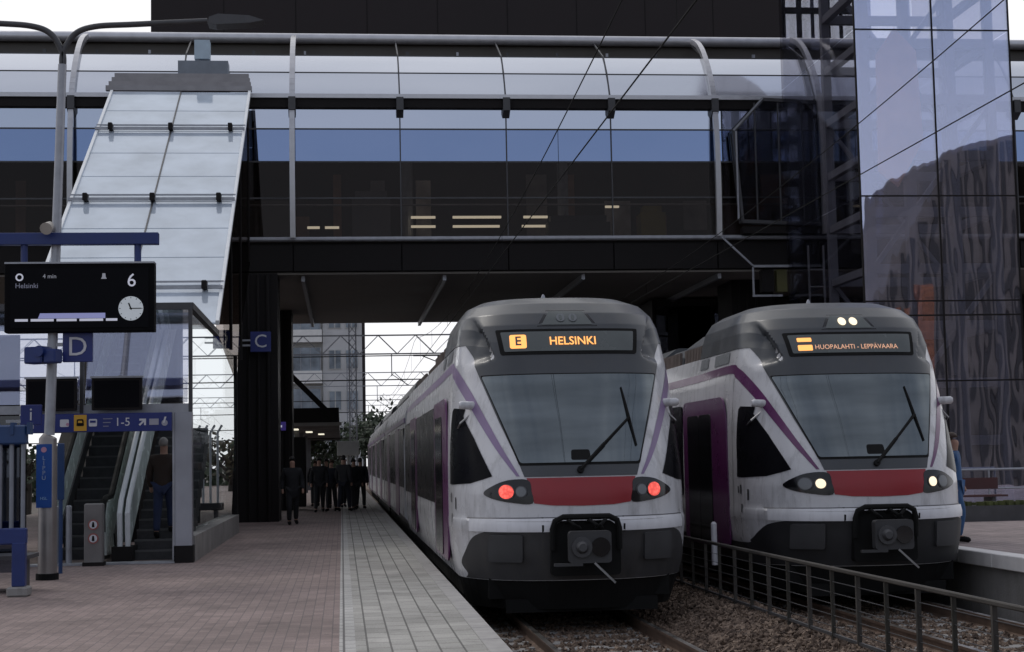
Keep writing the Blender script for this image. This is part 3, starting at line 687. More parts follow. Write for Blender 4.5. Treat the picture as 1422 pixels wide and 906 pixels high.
for k in range(8):
    mb = MB(); x = -9.2+k*4.05; mb.b2(x, x+.10, .4, 15.6, -.22, -.062); mb.build('soffit_rail', M_galv, BR)
mb = MB(); mb.tube([(BX[0], -.06, .93), (BX[-1], -.06, .93)], .07, 10); mb.build('sill_tube', M_galv, BR)
mb = MB(); mb.tube([(BX[0], 2.75, 7.50), (BX[-1], 2.75, 7.50)], .16, 12); mb.build('ridge_tube', M_pipe, BR, smooth=True)
mb = MB(); mb.b2(BX[0], BX[-1], -.22, .0, 4.98, 5.10); mb.build('gutter', M_pipe, BR)
mb = MB(); mb.b2(BX[0], BX[-1], -.16, .05, 4.72, 4.976); mb.build('gutter_beam', M_charcoal, BR)
zb = [.98, 2.12, 3.17, 4.12, 4.74]
names = ['lower_pane', 'middle_pane', 'blue_pane', 'upper_pane']
mats_ = [G_dark, G_dark, G_blue, G_up]
for j in range(4):
    for i in range(NB):
        mb = MB(); mb.b2(BX[i]+.015, BX[i+1]-.015, .0, .024, zb[j]+.02, zb[j+1]-.02)
        mb.build(names[j], mats_[j], BR)
for j in range(4):
    mb = MB(); mb.b2(BX[0], BX[-1], -.01, .04, zb[j+1]-.022, zb[j+1]+.022) if j < 3 else mb.b2(BX[0], BX[-1], -.01, .04, zb[0]-.03, zb[0]+.02)
    mb.build('transom', M_dsteel, BR)
rp = [(.02, 5.12), (.22, 5.5), (.45, 5.87), (.72, 6.22), (1.0, 6.52)]
for i in range(NB):
    for a, c in ((0, 2), (2, 4)):
        mb = MB(); seq = rp[a:c+1]
        o1 = [(x, y, z) for x in (BX[i]+.02, BX[i+1]-.02) for y, z in seq]; o2 = [(x, y+.015, z-.03) for x, y, z in o1]; n = len(seq)
        mb.add(o1+o2, [(k, k+1, n+k+1, n+k) for k in range(n-1)]+[(2*n+k, 3*n+k, 3*n+k+1, 2*n+k+1) for k in range(n-1)])
        mb.build('roof_pane', G_clad, BR, smooth=True)
mb = MB()
for y, z in (rp[0], rp[2], rp[4]): mb.b2(BX[0], BX[-1], y-.012, y+.02, z-.015, z+.022)
mb.build('roof_purlin', M_dsteel, BR)
for i in range(NB+1):                                     # slim mullions with a bracket under the gutter
    mb = MB(); mb.b2(BX[i]-.018, BX[i]+.018, -.03, .06, .96, 4.74); mb.build('mullion', M_dsteel, BR)
    mb = MB(); mb.bar((BX[i], .0, 5.1), (BX[i], .45, 5.9), .04, .05); mb.bar((BX[i], .45, 5.9), (BX[i], 1.0, 6.55), .04, .05); mb.bar((BX[i], 1.0, 6.53), (BX[i], 2.7, 7.40), .04, .05); mb.build('roof_bar', M_dsteel, BR)
    mb = MB(); mb.prism([(-.30, 4.62), (-.02, 4.45), (-.02, 5.0), (-.30, 5.0)], BX[i]-.10, BX[i]+.10, 'x'); mb.build('gutter_bracket', M_dsteel, BR)
def rib(x, dy=0):
    pts = [(-.25, .95), (-.32, 2.0), (-.33, 3.2), (-.25, 4.3), (-.02, 5.2), (.40, 5.92), (1.0, 6.62), (1.65, 7.1), (2.4, 7.42)]
    pts = [(a+dy, b_) for a, b_ in catmull(pts, 4, False)]; mb = MB()
    for a, b_ in zip(pts[:-1], pts[1:]): mb.bar((x, a[0], a[1]), (x, b_[0], b_[1]), .15, .15)
    mb.build('curved_rib', M_rib, BR, smooth=True)
for i in range(NB+1):
    if i in (1, 3, 5, 7, 9, 13, 17, 19): rib(BX[i])
rib(BX[14], -.32)
# inside: floor, back wall, dark ceiling, kiosk shapes and lamps
mb = MB(); mb.b2(BX[0], BX[-1], .3, 15.6, .87, .95); mb.build('walkway_floor', mat('walkway_floor', (.10, .09, .08), .5), BR)
mb = MB(); mb.b2(BX[0], BX[-1], 7.2, 7.4, .95, 7.0); mb.build('back_wall', mat('brown_reflection_mottle', (.034, .025, .021), .7, var=.8, vscale=.55), BR)  # brown mottle painted on the wall imitates reflections in the lower panes
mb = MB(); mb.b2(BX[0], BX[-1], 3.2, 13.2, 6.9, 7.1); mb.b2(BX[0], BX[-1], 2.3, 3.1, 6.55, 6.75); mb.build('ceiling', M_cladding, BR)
mb = MB(); mb.b2(BX[0], BX[-1], 2.9, 3.2, 6.95, 7.45); mb.build('roof_beam', mat('roof_beam_brown', (.09, .08, .07), .6), BR)
for i in range(0, NB*2):
    x = BX[0]+i*PITCH/2+.3
    if -9 < x < 14: mb = MB(); mb.b2(x, x+.05+.06*rnd.random(), 2.25, 2.31, 6.6, 6.98); mb.build('vent_slat', M_dsteel if i % 3 else M_galv, BR)
for x0, x1, z in ((1.95, 2.65, 2.02), (3.15, 4.55, 2.02), (5.2, 5.9, 2.02), (1.95, 2.65, 1.72), (3.15, 4.5, 1.72), (5.15, 5.9, 1.72), (-1.0, -.65, 1.70), (-.5, -.1, 1.70), (-5.0, -4.8, 1.62), (7.6, 8.0, 2.35)):
    mb = MB(); mb.b2(x0*1.12+.1, x1*1.12+.1, 5.4, 5.5, z+.35, z+.42); mb.build('strip_lamp', M_fluor, BR)
for x0, x1, z1, c in ((-3.2, -1.5, 2.6, (.1, .09, .08)), (.4, 1.6, 2.9, (.16, .15, .16)), (9.6, 10.4, 2.4, (.28, .22, .04)), (6.6, 8.6, 2.1, (.06, .06, .07)), (-8.5, -5.5, 2.3, (.05, .05, .06)), (12.2, 14.5, 2.4, (.09, .06, .05))):
    mb = MB(); mb.b2(x0, x1, 4.5, 5.2, .95, z1); mb.box(((x0+x1)/2, 4.85, z1+.12), (x1-x0-.2, .5, .2)); mb.build('kiosk', mat('kiosk_%02d' % int(c[0]*100), c, .6), BR)
qp = random.Random(21)
for k in range(22):  # panels added in varied tones to imitate reflections in the dark panes
    x = -12+k*1.3+qp.uniform(-.3, .3); z1 = qp.choice((1.9, 2.1, 2.6, 3.3, 3.5)); c = qp.choice(((.36, .20, .13), (.28, .25, .25), (.60, .54, .50), (.02, .018, .016), (.30, .19, .16)))
    mb = MB(); mb.b2(x, x+qp.uniform(.15, 1.1), 7.1, 7.19, qp.choice((.96, 1.2, 2.2)), z1+.6); mb.build('reflection_panel', mat('hall_reflection_%d' % int(c[0]*100+c[1]*10), c, .6, var=.4, vscale=1.5), BR)
for i in range(5):
    x = -8+i*5.1; mb = MB(); mb.tube([(x, 6, .95), (x, 6, 7)], .18, 12); mb.build('inner_column', M_galv, BR)
mb = MB(); mb.tube([(BX[0], .22, 1.95), (BX[-1], .22, 1.95)], .03, 8); mb.build('handrail', M_steel, BR)

def pier(x0, x1, y0, y1, label, lean=0):
    mb = MB(); mb.add([(x0-lean, y0, -1.0), (x1, y0, -1.0), (x1, y1, -1.0), (x0-lean, y1, -1.0), (x0, y0, 6.93), (x1, y0, 6.93), (x1, y1, 6.93), (x0, y1, 6.93)], [(0,3,2,1),(4,5,6,7),(0,1,5,4),(1,2,6,5),(2,3,7,6),(3,0,4,7)])
    t = thing('bridge_pier', (0, 0, 0), label, 'pier'); mb.build('pier_shaft', M_charcoal, t)
    mb = MB()
    for k in range(3): mb.tube([(x0+.2+k*.27, y0-.06, 0.0), (x0+.2+k*.27, y0-.06, 6.9)], .035+.012*k, 8)
    mb.build('downpipe', M_charcoal, t); return t
pier(-2.75, -1.75, 44.6, 46.4, 'dark bridge pier with downpipes behind the blue letter C sign', .35)
pier(-2.5, -1.7, 55.5, 57.3, 'dark rear bridge pier on the platform beyond the letter C sign')
pier(11.9, 13.2, 47.2, 49, 'dark bridge pier on the far platform near the glass tower')

# dark block carried over the tracks behind the bridge, with an open steel bay at its right end
BK = thing('dark_building', (0, 64, 9), 'plain dark panelled building rising behind the roof of the footbridge', 'building')
mb = MB(); mb.b2(-7.5, 18.7, 0, 7, 0, 17)
mb.build('wall', M_cladding, BK)
mb = MB()
for k in range(1, 9): mb.b2(-7.5+k*2.9, -7.5+k*2.9+.03, -.012, -.002, 0, 17)
mb.build('panel_joint', M_charcoal, BK)
SB = thing('open_steel_stair_bay', (18.75, 64, 9), 'open dark steel bay beside the plain dark building with sky showing through', 'building')
mb = MB()
for k in range(7): mb.b2(.0+k*.62, .10+k*.62+.08*(k % 2), 0, .2, 0, 17)
for k in range(5): mb.b2(0, 3.8, 0.02, .18, 1.0+k*3.4, 1.25+k*3.4)
mb.build('steel_frame', M_charcoal, SB)
mb = MB(); mb.b2(0, 3.7, .6, .64, 0, 17); mb.build('glazing', glass('frame_glazing', (.8, .82, .85), (.9, .9, .95), .12), SB)

# dark station block on the far platform under and beyond the bridge
ST = thing('station_block', (10.4, 52, 0), 'dark glazed station block under the right half of the footbridge', 'building')
mb = MB(); mb.b2(0, 16, .1, 30, -.5, 6.85); mb.build('wall', M_charcoal, ST)
for k in range(8):
    mb = MB(); mb.b2(.1+k*2, 1.95+k*2, -.02, .08, .3, 6.6); mb.build('window', glass('station_dark_glass', (.05, .05, .05), (.5, .5, .55), .12, .02, .01), ST)
# service bracket and ladder under the bridge
mb = MB(); mb.bar((11.9, 44.6, 7.0), (11.9, 44.6, 6.2), .05, .05); mb.bar((11.9, 44.6, 7.03), (13.05, 44.6, 7.03), .09, .07); mb.bar((11.87, 44.6, 6.17), (12.75, 44.6, 6.17), .06, .06); mb.bar((11.0, 44.6, 7.9), (11.9, 44.6, 7.05), .05, .05)
mb.m = 1; mb.b2(12.2, 12.55, 44.75, 45.05, 6.3, 6.95); mb.m = 2; mb.b2(12.65, 12.95, 44.75, 45.05, 6.3, 6.95)
tag(mb.build('cable_bracket', [M_galv, M_charcoal, mat('dull_olive', (.09, .085, .03), .6)]), 'pale steel bracket frame hanging under the bridge left of the glass tower', 'bracket')
mb = MB()
for k in range(14): mb.bar((13.5, 44.4, .4+k*.5), (13.95, 44.4, .4+k*.5), .04, .04)
mb.bar((13.5, 44.4, 0), (13.5, 44.4, 7.6), .05, .05); mb.bar((13.95, 44.4, 0), (13.95, 44.4, 7.6), .05, .05)
tag(mb.build('service_ladder', M_galv), 'narrow steel service ladder beside the glass tower below the bridge', 'ladder')

# ================================================================= GLASS TOWER AND LINK
G_tow = glass('tower_glass', (.95, .95, .97), (.78, .81, 1), .46, .01, .004, .45)
G_tside = glass('tower_side_glass', (.74, .73, .74), (.6, .6, .66), .04, .01, .002, .5, graz=.10)
TW = thing('glass_tower', (12.95, 38, .12), 'tall glass lift tower at the right mirroring the sky and a striped building', 'tower')
tw, td, th = 4.05, 6.6, 22
fd = 4.0
zl = [0, 3.2, 5.2, 7.85, 12.1, 15.4, 18.7, 22]
for i in range(2):
    for j in range(len(zl)-1):
        mb = MB(); mb.b2(i*tw/2+.02, (i+1)*tw/2-.02, 0, .03, zl[j]+.02, zl[j+1]-.02); mb.build('front_pane', G_tow, TW)
for xx in (0, tw):
    for j in range(len(zl)-1):
        mb = MB(); mb.b2(xx-.015, xx+.015, .06, td, zl[j]+.02, zl[j+1]-.02); mb.build('side_pane', G_tside, TW)
mb = MB(); mb.b2(.05, tw-.05, td-.06, td-.03, 0, th); mb.build('rear_pane', glass('tower_rear_glass', (.92, .93, .96), (.8, .85, 1), .05, graz=.05), TW)
mb = MB()
for xx in (0, tw/2, tw): mb.b2(xx-.02, xx+.02, -.012, .035, 0, th)
for z in zl[1:-1]: mb.b2(0, tw, -.010, .03, z-.018, z+.018)
mb.b2(0, tw, -.010, .03, 4.82, 4.86)
mb.build('joint_frame', M_charcoal, TW)
mb = MB()
M_lattice = mat('tower_steel_pale', (.26, .27, .32), .5, var=.1)
for yy in (.5, fd-.5):
    for xx in (.35, 1.45, 2.65, tw-.35): mb.b2(xx-.11, xx+.11, yy-.1, yy+.1, 0, th)
    z = 1.6
    while z < th: mb.b2(.35, tw-.35, yy-.09, yy+.09, z, z+.24); z += 1.45
for xx in (.35, tw-.35):
    z = 1.6
    while z < th: mb.b2(xx-.09, xx+.09, .5, fd-.5, z, z+.2); z += 1.45
for k in range(5): mb.bar((.4, .62, 1.7+k*4.3), (tw-.4, .62, 5.9+k*4.3), .12, .12); mb.bar((tw-.4, fd-.6, 1.7+k*4.3), (.4, fd-.6, 5.9+k*4.3), .1, .1)
mb.build('steel_frame', M_lattice, TW)
mb = MB(); mb.prism([(.55, 8.5), (1.05, 8.1), (1.75, 9.3), (1.65, 11.6), (1.1, 12.2), (.6, 11.5)], .16, .2, 'y'); mb.build('orange_banner', mat('faded_orange_cloth', (.85, .42, .28), .8, var=.25, vscale=1), TW)
mb = MB(); mb.b2(1.1, tw-.5, 1.2, 3.0, .0, 3.4); mb.build('lift_car', M_dsteel, TW)
mb = MB(); mb.b2(-.05, tw+.05, -.04, td, -.1, .14); mb.build('plinth', M_conc, TW)

LK = thing('link_corridor', (10.9, 44.62, 7.9), 'dark slanted glass corridor stub joining the footbridge to the glass tower', 'corridor')
G_lk = glass('link_glass', (.66, .66, .68), (.5, .5, .55), .05, .01, .002, graz=.2)
c8 = [(0.7, 0, .35), (4.6, 0, .35), (4.6, 2.0, .35), (.7, 2.0, .35)]
fr = [(.75, .45), (.55, 3.1), (1.45, 4.05), (4.6, 3.9), (4.6, .3)]
mb = MB()
for (a, b_) in zip(fr, fr[1:]+fr[:1]): mb.bar((a[0], 0, a[1]), (b_[0], 0, b_[1]), .08, .10)
for (a, b_) in zip(fr, fr[1:]+fr[:1]): mb.bar((a[0], .3, a[1]), (b_[0], .3, b_[1]), .06, .07)
for x in (1.2, 1.9, 2.6, 3.3, 4.0): mb.bar((x, 0, .4), (x, 0, 3.95), .035, .05)
for a in fr: mb.bar((a[0], 0, a[1]), (a[0], .3, a[1]), .07, .07)
mb.build('frame', M_dsteel, LK)
mb = MB(); mb.bar((.62, -.04, .5), (.62, -.04, 3.1), .05, .05); mb.bar((.55, -.04, 3.12), (1.45, -.04, 4.08), .05, .05); mb.build('edge_trim', M_galv, LK)
mb = MB(); mb.prism(fr, .03, .05, 'y'); mb.build('end_pane', G_lk, LK)
mb = MB(); mb.b2(.75, 4.6, .0, .34, .1, .3); mb.build('floor', M_charcoal, LK)
mb = MB(); mb.add([(.53, .05, 3.12), (1.43, .05, 4.1), (1.43, .3, 4.1), (.53, .3, 3.12), (.56, .05, 3.09), (1.46, .05, 4.07), (1.46, .3, 4.07), (.56, .3, 3.09)], [(0,1,2,3),(4,7,6,5),(0,4,5,1),(1,5,6,2),(2,6,7,3),(3,7,4,0)]); mb.build('sloped_pane', G_lk, LK)

# ================================================================= ESCALATOR HOUSE
EH = thing('escalator_house', (0, 26.5, 0), 'glass escalator house with a pale sloping glass roof climbing to the footbridge', 'escalator house')
XL, XR = -6.2, -2.45
G_roof = glass('sloped_roof_glass', (.5, .55, .6), (.9, .95, 1), .45, .06, .001, 1.0, body=(.60, .67, .76), bfac=.6)
G_front = glass('portal_glass', (.9, .91, .93), (.78, .80, .94), .33, .01, .002, .6)
def rz_(y): return 4.42+.63*(y-32)                 # height of the sloping roof at world Y
yb, yt = 32.0, 43.9
rows_ = 9
for i in range(2):
    for j in range(rows_):
        ya, yc = yb+(yt-yb)*j/rows_+.02, yb+(yt-yb)*(j+1)/rows_-.02
        xa, xc = XL+(XR-XL)*i/2+.015, XL+(XR-XL)*(i+1)/2-.015
        mb = MB(); q = [(xa, ya), (xc, ya), (xc, yc), (xa, yc)]
        mb.add([(x, y-26.5, rz_(y)) for x, y in q]+[(x, y-26.5, rz_(y)-.03) for x, y in q], [(0,1,2,3),(7,6,5,4),(0,4,5,1),(1,5,6,2),(2,6,7,3),(3,7,4,0)])
        mb.build('roof_pane', G_roof, EH)
M_edge = mat('white_edge_trim', (.76, .78, .80), .4, var=.08)
for x in (XL, XR):
    mb = MB(); mb.bar((x, yb-26.5, rz_(yb)), (x, yt-26.5, rz_(yt)), .07, .10); mb.build('roof_edge', M_edge, EH)
mb = MB(); mb.bar(((XL+XR)/2, yb-26.5, rz_(yb)-.03), ((XL+XR)/2, yt-26.5, rz_(yt)-.03), .035, .09); mb.build('roof_joint', M_dsteel, EH)
for y in (33.2, 37.2, 41.2):
    mb = MB(); mb.bar((XL-.05, y-26.5, rz_(y)+.10), (XR+.02, y-26.5, rz_(y)+.10), .05, .07); mb.bar((XL-.05, y-26.2, rz_(y+.3)+.06), (XR+.02, y-26.2, rz_(y+.3)+.06), .03, .04)
    cr_ = mb.build('cross_rail', M_galv, EH)
    for x in (XL+.35, (XL+XR)/2, XR-.35):
        mb = MB(); mb.box((x, y-26.5, rz_(y)+.14), (.11, .3, .18), 0, .015); mb.build('clamp', M_charcoal, cr_)
# louvred head where the roof meets the bridge
for k in range(4):
    mb = MB(); y = yt+.05+k*.22; mb.b2(XL-.18+k*.05, XR+.06-k*.04, y-26.5, y+.16-26.5, rz_(yt)+.05+k*.17, rz_(yt)+.19+k*.17); mb.build('head_louvre', mat('louvre_grey', (.30, .29, .30), .5, var=.12), EH)
mb = MB(); mb.b2(-4.5, -3.1, 18.3, 18.9, rz_(yt)+.7, rz_(yt)+1.12); mb.build('head_unit', mat('unit_blue_grey', (.20, .225, .26), .5), EH)
mb = MB(); mb.b2(-4.05, -3.62, 18.4, 18.8, rz_(yt)+1.2, rz_(yt)+1.75); mb.bar((-3.85, 18.6, rz_(yt)+1.1), (-3.85, 18.6, rz_(yt)+1.25), .06, .06); mb.build('head_lamp_box', mat('pale_blue_box', (.42, .52, .60), .5), EH)
for k, y in enumerate((36.5, 40, 43.6)):           # dark side frames and glazing below the roof edge
    mb = MB(); z0 = 4.2 if y < 41 else max(4.2, rz_(y)-4.6)
    mb.bar((XR-.04, y-26.5, z0), (XR-.04, y-26.5, rz_(y)-.1), .07, .09); mb.build('side_post', M_charcoal, EH)
mb = MB(); mb.prism([(32.2-26.5, 4.3), (44.2-26.5, rz_(44.2)-.15), (44.2-26.5, 7.2), (38-26.5, 3.6)], XR-.05, XR-.03, 'x'); mb.build('side_pane', G_dark, EH)
# box at platform level
BXL, ZT = -9.5, 4.22
mb = MB(); mb.b2(BXL, XR+.03, 0, .10, ZT-.06, ZT+.05); mb.b2(XR-.07, XR+.03, .1, 5.6, ZT-.06, ZT+.05); mb.build('top_frame', M_dsteel, EH)
mb = MB(); mb.b2(BXL, XR, .1, 4.4, ZT-.02, ZT+.03); mb.build('flat_roof', glass('flat_roof_glass', (.7, .74, .76), (.9, .95, 1), .1, body=(.3, .33, .35), bfac=.25), EH)
mb = MB(); mb.b2(XR-.27, XR-.0, -.02, .24, .28, 2.46); mb.build('portal_post', mat('post_grey_blue', (.33, .34, .38), .35, .5, var=.2, vscale=1), EH)
mb = MB(); mb.b2(XR-.29, XR+.02, -.03, .26, 0, .279); mb.build('post_foot', M_charcoal, EH)
mb = MB(); mb.b2(XR-.31, XR-.274, -.03, .05, .05, 2.46); mb.build('door_jamb', M_galv, EH)
mb = MB(); mb.b2(XR-.05, XR+.01, -.01, .09, 2.46, ZT-.06); mb.b2(-4.25, -4.19, -.01, .09, 2.46, ZT-.06); mb.b2(-6.6, -6.54, -.01, .09, 0, ZT-.06); mb.build('glazing_bar', M_dsteel, EH)
for xa, xc in ((BXL, -6.62), (-6.52, -4.27), (-4.17, XR-.07)):
    mb = MB(); mb.prism([(.03, 2.62), (.06, 2.62), (.42, ZT-.08), (.39, ZT-.08)], xa, xc, 'x'); mb.build('upper_pane', G_front, EH)
mb = MB(); mb.b2(BXL, XR, 0, .08, 2.46, 2.60); mb.build('header_beam', M_galv, EH)
mb = MB(); mb.b2(BXL, -5.1, .02, .06, .05, 2.44); mb.build('front_pane', glass('portal_lower_glass', (.25, .26, .28), (.6, .62, .7), .14), EH)
mb = MB(); mb.b2(-5.05, XR-.28, -.06, .30, 0.002, .03); mb.build('threshold', M_galv, EH)
mb = MB(); mb.b2(XR-.06, XR-.03, .35, 11.4, .5, ZT-.1); mb.build('side_pane', G_clear, EH)
mb = MB(); mb.b2(XR-.35, XR+.02, .3, 11.6, 0, .42); mb.build('side_plinth', M_conc, EH)
for y in (11.5,):
    mb = MB(); mb.b2(XR-.08, XR-.0, y-.04, y+.04, .42, ZT-.06); mb.build('side_post', M_charcoal, EH)
mb = MB(); mb.b2(BXL, BXL+.1, 0, 5.6, 0, ZT); mb.b2(BXL, XL-.1, 5.5, 5.6, 0, ZT); mb.build('inner_wall', M_charcoal, EH)

M_step = mat('escalator_step', (.055, .055, .058), .5, .3, var=.3, vscale=8)
M_nose = mat('step_edge', (.11, .11, .11), .5, var=.2)
M_bal = mat('balustrade_glass_green', (.70, .78, .75), .25, var=.15, vscale=3)
def stair(name, x0, x1, y0, n, ht, dp, label, cat, esc=False, group=None):
    t = thing(name, ((x0+x1)/2, y0, 0), label, cat, group); w_ = x1-x0
    for k in range(n):
        mb = MB(); mb.b2(-w_/2, w_/2, k*dp, (k+1)*dp+.02, max(0, (k+1)*ht-.5), (k+1)*ht-.001); mb.m = 1; mb.b2(-w_/2, w_/2, k*dp-.008, k*dp+.03, (k+1)*ht-.03, (k+1)*ht+.003)
        mb.build('step', [M_step, M_nose], t)
    if esc:
        L_ = n*dp; H_ = n*ht
        for sg in (-1, 1):
            x = sg*(w_/2+.10)
            mb = MB(); path = [(-.9, .45), (-.9, .75), (-.6, .98), (.1, 1.0), (L_, H_+1.0), (L_, H_+.1), (.2, .1), (-.7, .1)]
            mb.prism(path, x-.05, x+.05, 'x'); bl = mb.build('balustrade', M_bal, t)
            mb = MB(); mb.tube([(x, -.92, .5), (x, -.95, .75), (x, -.78, 1.0), (x, -.5, 1.06), (x, .1, 1.08), (x, L_, H_+1.08)], .055, 8); mb.build('handrail', M_black, bl, smooth=True)
            mb = MB(); mb.bar((x, .1, .30), (x, L_, H_+.30), .16, .30); mb.build('skirting', M_dsteel, bl)
    return t
stair('escalator', -4.85, -4.10, 28.2, 31, .2, .345, 'left escalator with black steps behind the grey sign pillar', 'escalator', True)
stair('staircase', -3.55, -2.62, 27.6, 14, .165, .30, 'dark staircase on the right of the escalator where a person climbs', 'staircase')
# pale balustrades between escalator and stairs
t = thing('stair_balustrade', (-3.72, 27.0, 0), 'pale double balustrade between the escalator and the dark staircase', 'balustrade')
for dx in (-.0, .13):
    mb = MB(); mb.prism([(.5, .25), (.5, .95), (11.4, 7.1), (11.4, 6.4)], dx-.02, dx+.02, 'x'); mb.build('glass_panel', M_bal, t)
    mb = MB(); mb.tube([(dx, .35, .25), (dx, .3, .8), (dx, .5, 1.02), (dx, 11.4, 7.2)], .045, 8); mb.build('handrail', M_edge, t, smooth=True)
mb = MB(); mb.b2(-.12, .22, .2, .9, 0, .25); mb.build('foot', M_charcoal, t)
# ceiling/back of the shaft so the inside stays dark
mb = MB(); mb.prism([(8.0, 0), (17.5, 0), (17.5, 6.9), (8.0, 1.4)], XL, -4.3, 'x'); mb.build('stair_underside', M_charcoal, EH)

# ================================================================= PLATFORM FURNITURE
def flat_shape(name, poly, loc, m, parent, t=.006, rz=0):
    mb = MB(); mb.prism([(u, v) for u, v in poly], -t, 0, 'y'); o = mb.build(name, m, parent); o.location = loc; return o
# lamp post with two arms that also carries the blue beam
LP = thing('lamp_post', (-4.16, 23.3, 0), 'tall grey two armed lamp post carrying the blue beam of the platform display', 'lamp post')
mb = MB(); mb.tube([(-.02, 0, 0), (-.02, 0, 2.0), (.0, 0, 2.05)], [.135, .125, .085], 20); mb.build('lower_shaft', mat('brushed_steel_post', (.26, .24, .23), .4, .5, var=.2, vscale=2), LP, smooth=True)
mb = MB(); mb.tube([(-.02, 0, 0.0), (-.02, 0, .09)], .16, 20); mb.build('foot', M_black, LP)
mb = MB(); mb.tube([(.0, 0, 2.05), (.16, 0, 7.45)], [.075, .062], 14); mb.build('shaft', M_galv, LP, smooth=True)
arm = catmull([(.16, 7.4), (.17, 7.62), (.33, 7.9), (.62, 8.02), (1.2, 8.06), (2.25, 8.12)], 6, False)
for sg in (1, -1):
    mb = MB(); mb.tube([(.165+sg*(x-.165), 0, z) for x, z in arm], .045, 10); ar = mb.build('arm', M_dsteel, LP, smooth=True)
    mb = MB(); hx = .165+sg*2.1; prof = [(0, 8.05), (.12, 8.03), (.62, 8.06), (.82, 8.10), (.6, 8.17), (.15, 8.19), (.02, 8.14)]
    mb.prism([(hx+sg*u, v) for u, v in prof], -.16, .16, 'y'); mb.build('lamp_head', M_dsteel, ar)
mb = MB(); mb.prism(fillet([(-.155, 1.02), (.06, 1.02), (.06, 1.92), (-.155, 1.92)], .01), -.14, -.128, 'y')
stk = mb.build('sticker', M_sticker, LP)
for k, ch in enumerate('LIPPU'[::-1]):
    text('sticker_letter', ch, .085, (-.05, -.142, 1.44+k*.07), mat('faded_print', (.30, .36, .48), .6), stk, rz=0, ext=.001)
flat_shape('sticker_mark', disc(0, 0, .04, 12), (-.05, -.142, 1.84), mat('mark_pink', (.5, .25, .35), .5), stk, .002)
text('sticker_small', 'HSL', .06, (-.05, -.142, 1.15), mat('pale_blue_print', (.25, .42, .65), .5), stk, ext=.001)
mb = MB(); mb.b2(-5.2, 1.55, -.16, .0, 4.78, 4.95, .006); mb.build('blue_beam', M_blue, LP)
mb = MB(); mb.tube([(.02, -.05, 5.0), (.02, -.18, 5.05), (.0, -.34, 4.98)], [.04, .06, .09], 14); mb.build('loudspeaker', mat('speaker_beige', (.42, .39, .35), .5), LP, smooth=True)
for x in (1.25, -.35): mb = MB(); mb.tube([(x, -.08, 4.52), (x, -.08, 4.8)], .05, 10); mb.build('hanger', M_blue, LP)
# departure board
DB = thing('departure_board', (-3.71, 23.22, 3.51), 'black platform display with number 6 and a round clock hanging from the blue beam', 'display board')
mb = MB(); mb.b2(-1.05, 1.05, -.12, .12, 0, .985, .01); mb.build('casing', mat('board_casing', (.004, .004, .005), .7, spec=.1), DB)
mb = MB(); mb.b2(-1.05, 1.05, -.13, .13, .985, 1.01); mb.build('top_edge', M_galv, DB)
mb = MB(); mb.b2(-.97, .97, -.128, -.121, .06, .92); sc = mb.build('screen', M_screen, DB)
text('platform_number', '6', .27, (.73, -.132, .73), M_scrwhite, DB, ext=.001)
ck = flat_shape('clock_face', disc(0, 0, .175, 40), (.72, -.130, .33), M_clock, DB, .004)
for k in range(12):
    a = R(30*k); mb = MB(); mb.bar((.145*math.sin(a), -.006, .145*math.cos(a)), (.165*math.sin(a), -.006, .165*math.cos(a)), .008, .002, up=(0, 1, 0)); mb.build('hour_mark', M_black, ck)
for a, l, w_, nm in ((R(338), .085, .02, 'hour_hand'), (R(90), .145, .013, 'minute_hand')):
    mb = MB(); mb.bar((-.02*math.sin(a), -.008, -.02*math.cos(a)), (l*math.sin(a), -.008, l*math.cos(a)), w_, .003, up=(0, 1, 0)); mb.build(nm, M_black, ck)
M_tx = M_scrwhite
ring = MB(); o_, i_ = disc(0, 0, .055, 20), disc(0, 0, .034, 20)
ring.add([(u, 0, v) for u, v in o_]+[(u, 0, v) for u, v in i_], [(k, (k+1) % 20, 20+(k+1) % 20, 20+k) for k in range(20)]); rg = ring.build('line_symbol', M_tx, DB); rg.location = (-.84, -.131, .79)
text('departure_time', '4 min', .085, (-.42, -.131, .80), mat('screen_soft_text', (.1, .1, .1), .5, emit=(.75, .78, .95), estr=.22), DB, ext=.001)
text('destination', 'Helsinki', .10, (-.90, -.131, .665), M_scrdim, DB, align='LEFT', ext=.001)
flat_shape('track_symbol', [(-.04, -.04), (.04, -.04), (.025, -.01), (.02, .04), (-.02, .04), (-.025, -.01)], (.34, -.131, .80), mat('screen_soft_text', (0, 0, 0)), DB, .002)
for x0, x1 in ((-.90, -.72), (-.68, -.36), (-.32, -.04), (0, .33), (.37, .53)):
    mb = MB(); mb.b2(x0, x1, -.133, -.1285, .155, .19); mb.build('train_bar', M_tx, DB)
mb = MB(); mb.prism([(-.58, .195), (.36, .195), (.36, .27), (-.55, .27)], -.133, -.1285, 'y'); mb.build('sector_band', M_scrblue, DB)
